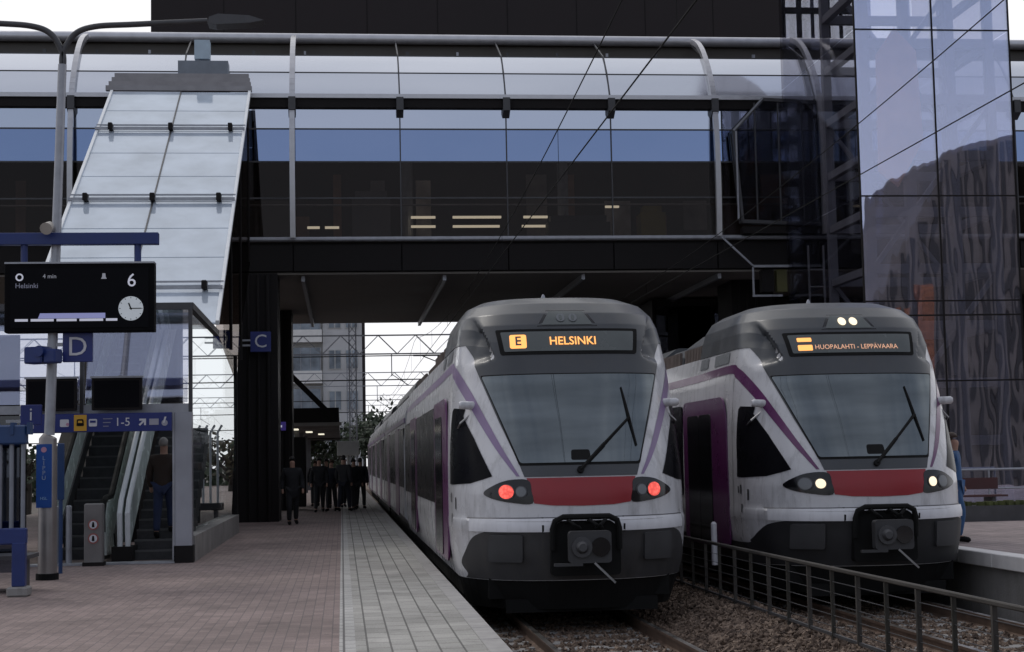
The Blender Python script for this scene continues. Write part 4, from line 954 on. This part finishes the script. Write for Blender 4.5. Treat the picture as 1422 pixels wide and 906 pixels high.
# letter signs
def letter_sign(ch, x, y, z, s, label, rz=0, back=True, cat='sign', flip=1):
    t = thing('letter_sign', (x, y, z), label, cat, None, rz)
    mb = MB(); mb.b2(-s/2, s/2, -.04, .04, -s/2, s/2, .006); mb.build('panel', M_signblue, t)
    text('letter', ch, s*.92, (0, -.046, -.0), M_signwhite, t, ext=.003, sx=flip)
    if back: text('letter', ch, s*.92, (0, .046, -.0), M_signwhite, t, ext=.003, rz=R(180))
    mb = MB(); mb.b2(-s/2-.22, -s/2, -.02, .02, .02, .07); mb.b2(-s/2-.22, -s/2, -.02, .02, -.12, -.07); mb.build('bracket', M_galv, t)
    return t
letter_sign('D', -3.76, 23.28, 3.30, .42, 'blue sector sign with white letter D under the black display', back=False)
letter_sign('C', -2.2, 44.2, 4.97, .56, 'blue sector sign with white letter C on the dark bridge pier')
letter_sign('C', -3.15, 42.9, 4.95, .50, 'added dimmer blue panel left of the bridge pier, its reversed letter C imitating the sign reflected in glass', rz=R(8), back=False, flip=-1)  # added panel that imitates the C sign mirrored in the side glass
mb = MB(); mb.box((-.0, 0, 0), (.30, .24, .24), 0, .02); mb.box((.26, 0, -.02), (.2, .2, .2), 0, .02); mb.tube([(.12, -.15, .05), (.12, .1, .05)], .08, 10)
t = mb.build('speaker_box', [M_blue]); t.location = (-4.3, 23.12, 3.18); t.rotation_euler = (0, 0, R(-25)); tag(t, 'small dark blue box clamped to the lamp post left of the D sign', 'box')
# direction sign over the escalator
DS = thing('direction_sign', (-3.83, 26.3, 2.15), 'long dark blue direction sign with white arrows and 1-5 above the escalator', 'direction sign')
mb = MB(); mb.b2(-1.32, 1.08, -.05, .05, 0, .30, .006); mb.build('panel', M_signblue, DS)
def arrow(x, rot, s=.1):
    p_ = [(-.02, -.1), (.02, -.1), (.02, .02), (.07, -.03), (.10, .0), (0, .1), (-.10, 0), (-.07, -.03), (-.02, .02)]; c_, s_ = math.cos(rot), math.sin(rot)
    flat_shape('arrow', [((u*c_-v*s_)*s/.1, (u*s_+v*c_)*s/.1) for u, v in p_], (x, -.052, .15), M_signwhite, DS)
arrow(-1.12, 0, .08); arrow(.62, R(-45), .075)
flat_shape('pictogram', fillet([(-.07, -.06), (.07, -.06), (.07, .06), (-.07, .06)], .02), (-.62, -.052, .15), M_signwhite, DS)
flat_shape('pictogram_person', disc(0, 0, .025, 10), (-.57, -.056, .13), mat('mark_pink', (0, 0, 0)), DS)
mt = flat_shape('metro_panel', [(-.10, -.13), (.10, -.13), (.10, .13), (-.10, .13)], (-.37, -.052, .15), M_yellow, DS)
flat_shape('train_pictogram', fillet([(-.06, -.05), (.06, -.05), (.05, .06), (-.05, .06)], .02), (0, -.007, -.0), M_black, mt)
flat_shape('train_window', [(-.035, .0), (.035, .0), (.03, .035), (-.03, .035)], (0, -.014, 0), M_yellow, mt)
bp_ = flat_shape('bus_pictogram', fillet([(-.065, -.06), (.065, -.06), (.065, .06), (-.065, .06)], .02), (-.17, -.052, .15), M_signwhite, DS)
flat_shape('bus_window', [(-.045, .0), (.045, .0), (.045, .035), (-.045, .035)], (0, -.007, 0), M_signblue, bp_)
for k in range(3): flat_shape('small_line', [(-.08+.0, -.008), (.07-.03*k, -.008), (.07-.03*k, .008), (-.08, .008)], (.07, -.052, .21-.06*k), mat('dim_print', (.22, .22, .3), .5), DS)
text('track_numbers', '1-5', .19, (.30, -.054, .15), M_signwhite, DS, ext=.002)
flat_shape('pictogram', [(-.075, -.05), (.075, -.05), (.075, .05), (-.075, .05)], (.80, -.052, .15), mat('dim_print2', (.36, .36, .42), .5), DS)
flat_shape('wheelchair_pictogram', disc(-.01, -.02, .05, 14), (.98, -.052, .15), mat('dim_print2', (0, 0, 0)), DS)
flat_shape('wheelchair_back', [(-.03, -.02), (.0, -.02), (.03, .08), (.0, .08)], (.97, -.056, .15), M_signwhite, DS)
t = letter_sign('i', -4.62, 24.4, 2.38, .30, 'small dark blue information sign with white letter i above the blue shelter')
# monitors
for x, lab in ((-4.66, 'black monitor behind the lamp post above the direction sign'), (-3.62, 'black monitor above the 1-5 on the direction sign')):
    m_ = thing('monitor', (x, 26.28, 2.5), lab, 'monitor', 'monitors above the escalator portal')
    mb = MB(); mb.b2(-.40, .40, -.05, .05, 0, .52, .01); mb.build('casing', M_charcoal, m_)
    mb = MB(); mb.b2(-.42, .42, -.07, .06, .52, .55); mb.build('top_edge', M_galv, m_)
    mb = MB(); mb.b2(-.36, .36, -.056, -.051, .04, .48); mb.build('screen', M_screen, m_)
# prohibition sign pillar and gate posts
SP = thing('sign_pillar', (-3.99, 26.35, 0), 'grey steel pillar with two round prohibition signs at the foot of the escalator', 'pillar')
mb = MB(); mb.b2(-.15, .15, -.1, .1, .0, 1.0, .02); mb.build('body', mat('pillar_steel', (.22, .21, .205), .45, .4, var=.2, vscale=2), SP)
mb = MB(); mb.b2(-.17, .17, -.13, .13, 0, .06); mb.build('foot', M_charcoal, SP)
def roundsign(z):
    s_ = flat_shape('prohibition_sign', disc(0, 0, .085, 24), (0, -.103, z), mat('sign_ring_red', (.32, .10, .09), .5), SP)
    flat_shape('sign_face', disc(0, 0, .062, 20), (0, -.008, 0), M_signwhite, s_)
    flat_shape('sign_figure', fillet([(-.022, -.04), (.022, -.04), (.012, .045), (-.012, .045)], .01), (0, -.015, 0), M_black, s_)
roundsign(.66); roundsign(.44)
for x, lab in ((-4.68, 'left steel post of the pair before the escalator, wider one'), (-4.45, 'thin steel post of the pair before the escalator')):
    w_ = .09 if x < -4.6 else .05
    mb = MB(); mb.tube([(0, 0, 0), (0, 0, .95), (0, 0, .97)], [w_, w_, w_*.6], 12); mb.tube([(0, 0, 0), (0, 0, .02)], w_*1.5, 12); t = mb.build('steel_post', M_galv, smooth=True); t.location = (x, 26.7, 0); tag(t, lab, 'post')

# blue shelter at the left edge
SH = thing('platform_shelter', (-4.0, 20.4, 0), 'blue framed platform shelter with pale upright bars at the left edge', 'shelter')
mb = MB(); mb.b2(-3.2, .09, -.08, .08, 1.88, 2.12, .02)
for k in range(17): mb.b2(-3.1+k*.2, -3.06+k*.2, -.1, .1, 2.0, 2.15)
mb.build('top_rail', M_blue2, SH)
mb = MB(); mb.b2(-3.2, .09, -.06, .06, .64, .84, .015); mb.build('lower_rail', M_blue, SH)
for x in (-.0, -1.6, -3.1):
    mb = MB(); mb.b2(x-.08, x+.08, -.07, .07, .12, .66, .01); mb.build('leg', M_blue, SH)
    mb = MB(); mb.b2(x-.13, x+.13, -.14, .14, 0, .12, .02); mb.build('foot', M_conc, SH)
for k in range(14):
    x = .04-k*.14; mb = MB(); mb.tube([(x, 0, .84), (x, 0, 1.88)], .028, 8); mb.build('bar', mat('shelter_bar_grey', (.24, .26, .30), .4, .4, var=.2), SH)
mb = MB(); mb.b2(-3.2, .0, .5, 1.3, .42, .47); mb.b2(-3.1, -3.0, .6, 1.2, 0, .42); mb.b2(-.2, -.1, .6, 1.2, 0, .42); mb.build('bench', M_dsteel, SH)
mb = MB(); mb.b2(-3.2, -.3, 1.5, 1.54, .2, 2.1); mb.build('rear_pane', glass('shelter_glass', (.35, .38, .42), (.6, .65, .8), .12), SH)
# second blue bollard-like holder behind the post
mb = MB(); mb.b2(-.05, .05, -.03, .03, 1.1, 1.95, .01); mb.tube([(0, 0, 0), (0, 0, 1.2)], .03, 8); t = mb.build('timetable_stand', M_blue2); t.location = (-4.22, 24.6, 0); tag(t, 'narrow blue timetable stand just behind the lamp post', 'stand')

# low fence between the tracks
FN = thing('track_fence', (5.25, 0, -.5), 'low grey steel fence with slim posts running between the two trains', 'fence')
mb = MB(); M_fence = mat('fence_steel', (.055, .05, .045), .65, 0, var=.3, spec=.25); mb.b2(-.022, .022, 9.2, 34, .80, .845, .01); mb.build('top_rail', M_fence, FN)
mb = MB(); mb.b2(-.015, .015, 9.2, 34, .10, .13); mb.build('bottom_rail', M_dsteel, FN)
k = 0; y = 9.95
while y < 34:
    mb = MB()
    if k % 2: mb.b2(-.022, .022, y-.02, y+.02, 0, .80)
    else: mb.b2(-.02, .02, y-.014, y+.014, .05, .80)
    mb.build('post', M_fence if k % 2 else mat('fence_post_dull', (.045, .042, .036), .7, 0, spec=.2), FN); y += .86; k += 1
for (ya, yc) in ((9.2, 14), (14, 19), (19, 24), (24, 29), (29, 34)):
    mb = MB(); y = ya
    for k in range(5): mb.b2(-.004, .004, ya, yc, .2+k*.12, .206+k*.12)
    mb.build('wire_panel', M_dsteel, FN)
mb = MB(); mb.tube([(0, 0, -.05), (0, 0, .55)], .045, 10); mb.tube([(0, 0, .55), (0, 0, .58)], [.045, .02], 10); t = mb.build('marker_post', M_signwhite, smooth=True); t.location = (5.42, 23.0, .02); tag(t, 'short white marker post standing between the two trains', 'post')
mb = MB(); mb.b2(-.25, .25, -.05, .05, 0, .03); t = mb.build('cable_cover', mat('pale_plastic', (.45, .45, .44), .6)); t.location = (7.0, 16.2, -.69); tag(t, 'small pale plate lying on the ballast beyond the fence', 'plate')

# ================================================================= OVERHEAD LINE
def wire(x, zc, zm, label, xm=None, y0=-30, y1=160, span=52, ph=14):
    t = thing('overhead_wire', (x, 0, 0), label, 'overhead wire', 'overhead contact wires')
    xm = 0 if xm is None else xm
    mb = MB(); mb.tube([(0, y0, zc), (0, y1, zc)], .009, 6); mb.build('contact_wire', M_black, t)
    f_ = lambda y: zm+1.0*(((y-ph) % span)/span*2-1)**2
    ys_ = [y0+i*(y1-y0)/90 for i in range(91)]
    mb = MB(); mb.tube([(xm, y, f_(y)) for y in ys_], .008, 6); mb.build('messenger_wire', M_black, t)
    for k in range(24):
        y = y0+4+k*8
        if y < y1: mb = MB(); mb.tube([(0, y, zc), (xm, y, f_(y))], .004, 4); mb.build('dropper', M_black, t)
wire(3.1, 5.5, 5.75, 'black overhead wires above the train with red tail lamps')
wire(7.45, 5.55, 5.8, 'black overhead wires above the train with white headlamps, passing the glass tower')

def lattice_beam(mb, x0, x1, y, z0, z1, step=1.0, w_=.045):
    for yy in (y-.2, y+.2):
        mb.bar((x0, yy, z0), (x1, yy, z0), w_, w_); mb.bar((x0, yy, z1), (x1, yy, z1), w_, w_)
        n = int((x1-x0)/step)
        for k in range(n): mb.bar((x0+k*step, yy, z0 if k % 2 else z1), (x0+(k+1)*step, yy, z1 if k % 2 else z0), .03, .03)
for Y, lab in ((85, 'nearest lattice gantry across the tracks beyond the bridge'), (120, 'second lattice gantry across the tracks, farther than the first'), (160, 'farthest lattice gantry across the tracks')):
    t = thing('catenary_gantry', (0, Y, 0), lab, 'gantry', 'catenary gantries beyond the bridge')
    mb = MB(); lattice_beam(mb, -26, 14, 0, 7.4, 8.4, 1.0); mb.build('beam', M_galv, t)
    for x in (.62, -26, 14):
        mb = MB()
        for dx, dy in ((-.18, -.18), (.18, -.18), (.18, .18), (-.18, .18)): mb.bar((x+dx, dy, -1), (x+dx, dy, 9.2), .07, .07)
        for k in range(20):
            z = -.6+k*.48; mb.bar((x-.18, -.18, z), (x+.18, -.18, z+.48), .04, .04); mb.bar((x-.18, .18, z+.48), (x+.18, .18, z), .04, .04)
        mb.build('mast', M_galv, t)
    for x in (3.1, 7.35, -13.5, -18, -22):
        mb = MB(); mb.bar((x-.4, 0, 7.4), (x-.4, 0, 6.2), .05, .05); mb.bar((x-.4, 0, 6.3), (x+.5, 0, 5.7), .04, .04); mb.build('drop_arm', M_galv, t)
for x, lab in ((-13.5, 'overhead wires of the first track left of the escalator house'), (-18, 'overhead wires of the second track left of the escalator house'), (-22, 'overhead wires of the farthest track on the left')):
    wire(x, 5.5, 5.9, lab, y0=40, y1=200)
for z, y in ((5.3, 70), (4.7, 95), (6.0, 110), (6.9, 78), (3.9, 100), (3.1, 90)):
    mb = MB(); mb.tube([(-30, y, z), (-10, y, z-.12), (10, y, z-.05), (30, y, z+.1)], .028, 5); tag(mb.build('span_wire', M_black), 'thin dark span wire across the sky under the bridge, %s' % {5.3: 'nearest of the six', 4.7: 'third lowest of the six', 6.0: 'farthest of the six', 6.9: 'highest of the six', 3.9: 'second lowest of the six', 3.1: 'lowest of the six'}[z], 'wire', 'span wires')

# ================================================================= BEYOND THE BRIDGE
CN = thing('platform_canopy', (-2.0, 62, 0), 'dark platform canopy with a sloping strut beyond the bridge pier', 'canopy')
mb = MB(); mb.b2(-.5, 1.9, 0, 46, 3.15, 3.75); mb.build('roof', M_charcoal, CN)
mb = MB(); mb.bar((-.6, -.2, 5.7), (1.75, -.2, 3.3), .14, .2); mb.build('strut', M_charcoal, CN)
mb = MB(); mb.b2(-.6, 2.0, -.1, 0, 3.05, 3.18); mb.build('edge', mat('canopy_edge', (.25, .24, .22), .6), CN)
for k in range(5):
    mb = MB(); mb.b2(-.1, .1, .3+k*9, .5+k*9, 0, 3.15); mb.build('column', M_dsteel, CN)
for k in range(3):
    mb = MB(); mb.b2(-.2+.5*k, .1+.5*k, 8+6*k, 9.2+6*k, 3.09, 3.14); mb.build('lamp', M_fluor, CN)
mb = MB(); mb.b2(-.3, .3, -.04, .04, 0, .28, .01); ws = thing('waiting_sign', (-2.1, 52, 2.68), 'narrow violet lit platform sign under the bridge left of the crowd', 'sign'); mb.build('panel', mat('violet_screen', (.03, .02, .10), .4, emit=(.12, .08, .5), estr=.16), ws)
for k in range(3): mb = MB(); mb.b2(-.22+k*.15, -.12+k*.15, -.05, -.042, .1, .17); mb.build('lit_mark', M_scrwhite, ws)
mb = MB(); mb.bar((0, 0, .28), (0, 0, 4.2), .05, .05); mb.build('hanger', M_dsteel, ws)
mb = MB(); mb.b2(-.55, .55, -.3, .3, 0, 2.6, .03); t = mb.build('service_hut', M_charcoal); t.location = (-1.9, 60.5, 0); tag(t, 'dark service hut under the canopy behind the bridge pier', 'hut')
mb = MB(); mb.b2(-.45, .45, -.15, .15, 1.9, 2.5, .02); mb.tube([(0, 0, 0), (0, 0, 1.9)], .06, 8); t = mb.build('information_stand', mat('pale_board', (.5, .5, .48), .6)); t.location = (.25, 66, 0); tag(t, 'pale information board standing behind the crowd on the platform', 'board')

# apartment house far beyond
AP = thing('apartment_building', (-6, 128, 0), 'pale apartment house with glazed balconies on its left half beyond the bridge', 'building')
mb = MB(); mb.b2(-2, 4.55, .6, 16, 0, 26); mb.build('balcony_wing', mat('pale_render', (.78, .77, .74), .8, var=.08, vscale=.5), AP)
mb = MB(); mb.b2(4.56, 7.7, 0, 16, 0, 26); mb.build('grey_wing', mat('grey_render', (.60, .60, .60), .8, var=.12, vscale=.5), AP)
mb = MB(); mb.b2(7.72, 7.95, 0, 16, 0, 26); mb.build('corner_strip', M_cladding, AP)
G_apt = mat('apartment_glass', (.26, .30, .34), .12, var=.5, vscale=.8, spec=.8)
for k in range(8):
    z = 2.2+k*3.3
    mb = MB(); mb.b2(-2, 4.5, -.55, .58, z-.75, z+.25); bal = mb.build('balcony', mat('balcony_white', (.82, .81, .78), .7, var=.06), AP)
    mb = MB(); mb.b2(-1.9, 4.4, -.5, -.46, z+.25, z+2.1); mb.build('balcony_glazing', G_apt, bal)
    mb = MB()
    for j in range(9): mb.b2(-1.9+j*.78, -1.84+j*.78, -.53, -.5, z+.25, z+2.12)
    mb.build('glazing_bar', M_galv, bal)
    for j in range(2):
        x = 5.0+j*1.35; mb = MB(); mb.b2(x, x+1.05, -.06, -.005, z+.35, z+1.95); wn = mb.build('window', mat('window_frame_white', (.55, .55, .53), .6), AP)
        for q in range(2): mb = MB(); mb.b2(x+.07+q*.5, x+.48+q*.5, -.08, -.062, z+.42, z+1.88); mb.build('pane', G_apt, wn)

# trees
def leaf_mat(nm, c): return mat(nm, c, .7, var=.5, vscale=1.5)
def tree(x, y, h, r_, label, m, n=1500, bare=False, group='trees beyond the station', seed=1):
    q = random.Random(seed); t = thing('tree', (x, y, -1.0), label, 'tree', group)
    mb = MB(); mb.tube([(0, 0, 0), (.1, 0, h*.35), (-.05, .1, h*.8)], [.22, .16, .05], 8)
    lim = []
    for k in range(14):
        a = q.uniform(0, 6.28); z0 = h*q.uniform(.25, .7); l = r_*q.uniform(.6, 1.05)
        e = Vector((math.cos(a)*l, math.sin(a)*l, z0+l*q.uniform(.5, 1.1))); lim.append(e)
        mb.tube([(0, 0, z0), (e.x*.5, e.y*.5, z0+(e.z-z0)*.6), tuple(e)], [.09, .06, .02], 5)
        for j in range(3):
            e2 = e+Vector((q.uniform(-1, 1), q.uniform(-1, 1), q.uniform(0, 1.2)))*r_*.35; mb.tube([tuple(e*.7+Vector((0, 0, z0*.3))), tuple(e2)], [.035, .01], 4); lim.append(e2)
    mb.build('trunk', mat('bark', (.06, .05, .042), .9, var=.3), t)
    mb = MB()
    for k in range(n):
        c_ = q.choice(lim); d = Vector((q.gauss(0, 1), q.gauss(0, 1), q.gauss(0, 1)))*r_*.2; p_ = c_+d
        a = Vector((q.gauss(0, 1), q.gauss(0, 1), q.gauss(0, 1))).normalized(); b_ = a.orthogonal(); s_ = q.uniform(.10, .24)
        mb.add([p_-a*s_, p_+b_*s_*.5, p_+a*s_, p_-b_*s_*.5], [(0, 1, 2, 3)])
    mb.build('crown', m, t, fix=False)
Lg = leaf_mat('leaf_dark_green', (.035, .05, .025)); Lb = leaf_mat('leaf_autumn_brown', (.075, .06, .03))
tree(2.5, 112, 5.2, 2.2, 'dark green tree beside the far catenary mast between building and train', Lg, 2600, seed=3)
tree(5.0, 120, 4.6, 2.4, 'low dark tree over the far roofs of the train by the platform', Lg, 2200, seed=4)
tree(-1.0, 108, 4.0, 1.8, 'dark tree rising behind the platform canopy below the apartment house', Lg, 1500, seed=5)
for k in range(6):
    tree(-25+k*3.6, 92+(k*7) % 13, 3.6+(k*3) % 4*.4, 1.5, ['thin brown tree seen left of the bridge pier, outermost', 'thin brown tree second from the left beyond the glass side wall', 'sparse tree in the middle of the row beyond the glass side wall', 'sparse brown tree right of the middle beyond the glass side wall', 'thin tree close to the bridge pier, left of it', 'thin brown tree directly behind the bridge pier'][k], Lb if k % 2 else Lg, 350, seed=10+k)
# hedge-like far wood behind the left tracks
mb = MB(); q = random.Random(4)
for k in range(6000):
    p_ = Vector((q.uniform(-70, -4), q.uniform(130, 140), q.uniform(-1, 3.0)*q.uniform(.5, 1.3))); a = Vector((q.gauss(0, 1), q.gauss(0, 1), q.gauss(0, 1))).normalized(); b_ = a.orthogonal(); s_ = q.uniform(.2, .5)
    mb.add([p_-a*s_, p_+b_*s_*.6, p_+a*s_, p_-b_*s_*.6], [(0, 1, 2, 3)])
tag(mb.build('far_bushes', Lg, fix=False), 'dark mass of far bushes along the left tracks', 'bushes', kind='stuff')
# white tube rack left of the pier
TR = thing('tubular_rail', (-3.75, 45, 0), 'white tubular railing on the platform left of the dark bridge pier', 'railing')
for k in range(4): mb = MB(); mb.tube([(-.3+k*.2, 0, .55), (-.3+k*.2, 0, 2.5), (-.2+k*.2, .2, 2.7)], .035, 8); mb.build('tube', M_edge, TR)
mb = MB(); mb.b2(-.45, .45, -.25, .25, .35, .55, .02); mb.b2(-.3, -.2, -.2, .2, 0, .35); mb.b2(.2, .3, -.2, .2, 0, .35); mb.build('base', M_dsteel, TR)

# right-hand platform: bench, rail, bin, planter strip
BN = thing('platform_bench', (13.2, 33.8, RZ), 'dull red slatted bench on the far platform before the glass tower', 'bench')
mb = MB()
for k in range(3): mb.b2(-1.3, 1.3, -.25+k*.16, -.12+k*.16, .44, .48)
mb.build('seat', mat('bench_red', (.085, .035, .035), .7), BN)
mb = MB(); mb.b2(-1.3, 1.3, .27, .31, .6, .85); mb.build('backrest', mat('bench_red', (0, 0, 0)), BN)
for x in (-1.0, 1.0): mb = MB(); mb.b2(x-.04, x+.04, -.2, .28, 0, .44); mb.build('leg', M_dsteel, BN)
mb = MB(); mb.b2(-2.5, 3.5, 0, .25, 0, .32); mb.m = 1
for k in range(40): mb.box((-2.4+k*.145, .12+rnd.uniform(-.05, .05), .36), (.13, .16, rnd.uniform(.05, .14)), rnd.uniform(0, 1))
t = mb.build('planter', [M_dsteel, leaf_mat('moss_green', (.06, .07, .02))]); t.location = (12.0, 31.5, RZ); tag(t, 'low dark planter strip with green plants on the far platform', 'planter')
for k, (x, y, lab) in enumerate(((11.2, 36.6, 'steel handrail left part before the glass tower, partly behind the train'),)):
    HR = thing('handrail', (x, y, RZ), lab, 'handrail'); mb = MB(); mb.tube([(-1.2, 0, 1.0), (5.5, 0, 1.0)], .03, 8); mb.tube([(-1.2, 0, .55), (5.5, 0, .55)], .02, 8); mb.build('rail', M_galv, HR)
    for j in range(6): mb = MB(); mb.tube([(-1.2+j*1.34, 0, 0), (-1.2+j*1.34, 0, 1.0)], .025, 8); mb.build('post', M_galv, HR)

# ---- buildings behind the viewer: they are what the panes reflect
M_opp = mat('opposite_facade', (.045, .04, .042), .7, var=.4, vscale=.12)
q = random.Random(9)
for k in range(9):
    tree(-34+k*8.5, -62-(k*5) % 9, 2.6+(k*3) % 3*.7, 2.6, 'tree behind the viewer, mirrored low in the station glass', Lb if k % 2 else Lg, 3200, seed=40+k, group='trees behind the viewer')
HB = thing('striped_tower_block', (44, -40, 0), 'tilted roofed block with vertical stripes behind the viewer, mirrored in the glass tower', 'building')
mb = MB(); mb.prism([(-4.4, -1), (-4.2, 12.5), (-2.6, 15), (.7, 20.5), (1.7, 24.0), (3.2, 25), (8, 26), (60, 26.5), (60, -1)], -16, 0, 'y'); mb.build('wall', mat('striped_facade', (.13, .115, .11), .7, var=.3, vscale=.3), HB)
for k in range(40):
    x = -3.6+k*.75; zt = np.interp(x, [-4.2, -2.6, .7, 1.7, 3.2, 8, 60], [12.2, 14.6, 20, 23.5, 24.6, 25.6, 26]); mb = MB(); mb.b2(x, x+.34, .0, .12, -1, zt); mb.build('stripe', mat('facade_stripe', (.03, .028, .03), .7), HB)
for k in range(3):
    mb = MB(); x = -2.9+k*1.3; mb.b2(x, x+.75, .14, .3, 5.5-.8*k, 11+1.6*k); mb.build('orange_panel', mat('facade_orange', (.22, .085, .045), .6, var=.4), HB)

# ================================================================= PEOPLE
def skin_mesh(verts, edges, radii, name, m, parent, sub=2):
    me = bpy.data.meshes.new(name); me.from_pydata(verts, edges, []); o = bpy.data.objects.new('tmp', me); COL.objects.link(o)
    md = o.modifiers.new('s', 'SKIN'); md.use_smooth_shade = True
    for i, r_ in enumerate(radii):
        v = me.skin_vertices[0].data[i]; v.radius = r_ if isinstance(r_, tuple) else (r_, r_); v.use_root = (i == 0)
    sm = o.modifiers.new('u', 'SUBSURF'); sm.levels = sub; sm.render_levels = sub
    dg = bpy.context.evaluated_depsgraph_get(); out_ = bpy.data.meshes.new_from_object(o.evaluated_get(dg)); out_.name = name
    bpy.data.objects.remove(o); out_.materials.clear(); out_.materials.append(m)
    for p_ in out_.polygons: p_.use_smooth = True
    return link(name, out_, parent)
def person(x, y, z, rz, label, coat, trousers, hair, h=1.74, stride=.22, group=None, bag=False, long_=False, lift=0):
    T = thing('person', (x, y, z), label, 'person', group, rz)
    k = h/1.74; V = lambda *a: tuple(c*k for c in a)
    hipL, hipR = (-.09, 0, .90), (.09, 0, .90)
    kL, kR = (-.095, -.10-stride*.35, .50+lift*.5), (.095, .02+stride*.25, .50)
    aL, aR = (-.10, -stride*1.0, .09+lift), (.10, stride*1.0, .12)
    tL, tR = (-.11, -stride-.16, .045+lift), (.11, stride-.12, .05)
    shL, shR = (-.19, .0, 1.40), (.19, .0, 1.40)
    eL, eR = (-.255, .06+stride*.3, 1.13), (.255, .05-stride*.3, 1.13)
    wL, wR = (-.255, -.06+stride*.25, .90), (.255, -.08-stride*.45, .90)
    hL, hR = (-.25, -.09+stride*.25, .80), (.25, -.12-stride*.5, .80)
    vs = [(0, 0, .95), (0, .01, 1.15), (0, 0, 1.33), (0, -.005, 1.47), (0, -.02, 1.56), (0, -.03, 1.66), hipL, kL, aL, tL, hipR, kR, aR, tR, shL, eL, wL, hL, shR, eR, wR, hR]
    ed = [(0,1),(1,2),(2,3),(3,4),(4,5),(0,6),(6,7),(7,8),(8,9),(0,10),(10,11),(11,12),(12,13),(2,14),(14,15),(15,16),(16,17),(2,18),(18,19),(19,20),(20,21)]
    ra = [(.14, .10), (.13, .10), (.15, .11), .055, (.07, .085), (.075, .09), .085, .06, .042, .035, .085, .06, .042, .035, .06, .045, .03, .035, .06, .045, .03, .035]
    skin_mesh([V(*v) for v in vs], ed, [tuple(c*k for c in r_) if isinstance(r_, tuple) else r_*k for r_ in ra], 'body', M_skin, T)
    tv = [(0, 0, .97), hipL, kL, aL, hipR, kR, aR]
    skin_mesh([V(*v) for v in tv], [(0,1),(1,2),(2,3),(0,4),(4,5),(5,6)], [.15*k, .105*k, .08*k, .062*k, .105*k, .08*k, .062*k], 'trousers', trousers, T)
    for a, t_ in ((aL, tL), (aR, tR)):
        mb = MB(); a_ = Vector(V(*a)); t2 = Vector(V(*t_)); a_.z -= .02; mb.tube([a_+Vector((0, .06, -.02)), a_+Vector((0, 0, 0)), (a_+t2)/2, t2, t2+Vector((0, -.03, 0))], [.035, .052, .048, .042, .02], 8); mb.build('shoe', M_black, T, smooth=True)
    lo = .62 if long_ else .82
    cv = [(0, 0, lo), (0, .0, 1.0), (0, .01, 1.2), (0, 0, 1.36), (0, .0, 1.47), shL, eL, wL, shR, eR, wR]
    skin_mesh([V(*v) for v in cv], [(0,1),(1,2),(2,3),(3,4),(3,5),(5,6),(6,7),(3,8),(8,9),(9,10)], [tuple(c*k for c in r_) if isinstance(r_, tuple) else r_*k for r_ in [(.20, .16), (.185, .15), (.19, .14), (.20, .14), (.09, .09), .085, .07, .055, .085, .07, .055]], 'coat', coat, T)
    bm = bmesh.new(); bmesh.ops.create_uvsphere(bm, u_segments=14, v_segments=10, radius=1)
    for v in bm.verts:
        th_ = -.5 if v.co.y > .1 else .15
        if v.co.z < th_: v.co = Vector((v.co.x*.7, v.co.y*.7, th_))
        v.co = Vector((v.co.x*.084, v.co.y*.10+.008, v.co.z*.108+1.665))*k
    me = bpy.data.meshes.new('hair'); bm.to_mesh(me); bm.free(); me.materials.append(hair)
    for p_ in me.polygons: p_.use_smooth = True
    link('hair', me, T)
    if bag:
        mb = MB(); mb.b2(-.15*k, .15*k, .14*k, .28*k, 1.02*k, 1.44*k, .04); mb.build('backpack', mat('backpack_dark', (.02, .02, .03), .7), T)
    return T
C = lambda n, c: mat('cloth_'+n, c, .85, var=.2, vscale=6)
blk, nav, gry, brn, jean = C('black', (.012, .012, .014)), C('navy', (.014, .016, .025)), C('grey', (.03, .03, .033)), C('brown', (.034, .022, .016)), C('denim', (.02, .03, .075))
H1, H2, H3 = mat('hair_dark', (.015, .012, .01), .6), mat('hair_grey', (.26, .24, .22), .6), mat('hair_brown', (.05, .03, .02), .6)
person(-1.30, 42.1, 0, R(8), 'person in a long dark coat walking nearest of the crowd beside the bridge pier', blk, blk, H1, 1.76, .12, 'people walking along the platform', long_=True)
person(-3.07, 28.02, .33, R(175), 'grey haired person in a brown jacket and jeans climbing the staircase', brn, jean, H2, 1.72, .14, lift=.1)
pp_ = [(-.75, 52.5, 'person in black at the left of the tight group on the platform', blk, blk, H1, 1.78, False), (-.35, 53.2, 'person in navy second from the left in the tight group', nav, blk, H3, 1.70, False), (.05, 52.6, 'person in grey in the middle of the tight group', gry, nav, H1, 1.82, False), (.38, 54.0, 'person in a long black coat right of the middle of the group', blk, gry, H1, 1.72, True), (-.55, 56.5, 'person half hidden behind the left of the group', gry, blk, H1, 1.75, False), (.02, 57.5, 'person half hidden behind the middle of the group', nav, nav, H3, 1.8, False), (.62, 55.2, 'person at the right of the group nearest the train', nav, blk, H1, 1.74, False), (.52, 70.5, 'farthest person on the platform, alone beside the train', blk, blk, H1, 1.76, False), (-1.0, 60, 'person in dark clothes far back beside the canopy columns', blk, gry, H3, 1.7, False)]
for i, (x, y, lab, c1, c2, hr, hh, lg) in enumerate(pp_): person(x, y, 0, R(rnd.uniform(-25, 25)+(180 if i % 4 == 2 else 0)), lab, c1, c2, hr, hh, rnd.uniform(.1, .24), 'people walking along the platform', bag=i % 3 == 0, long_=lg)
# waiting passenger beyond the second train
person(9.70, 24.5, RZ, R(60), 'person in a blue coat on the far platform half hidden by the train', C('blue', (.04, .10, .22)), C('blue', (.0, .0, .0)), H3, 1.72, .05, long_=True)
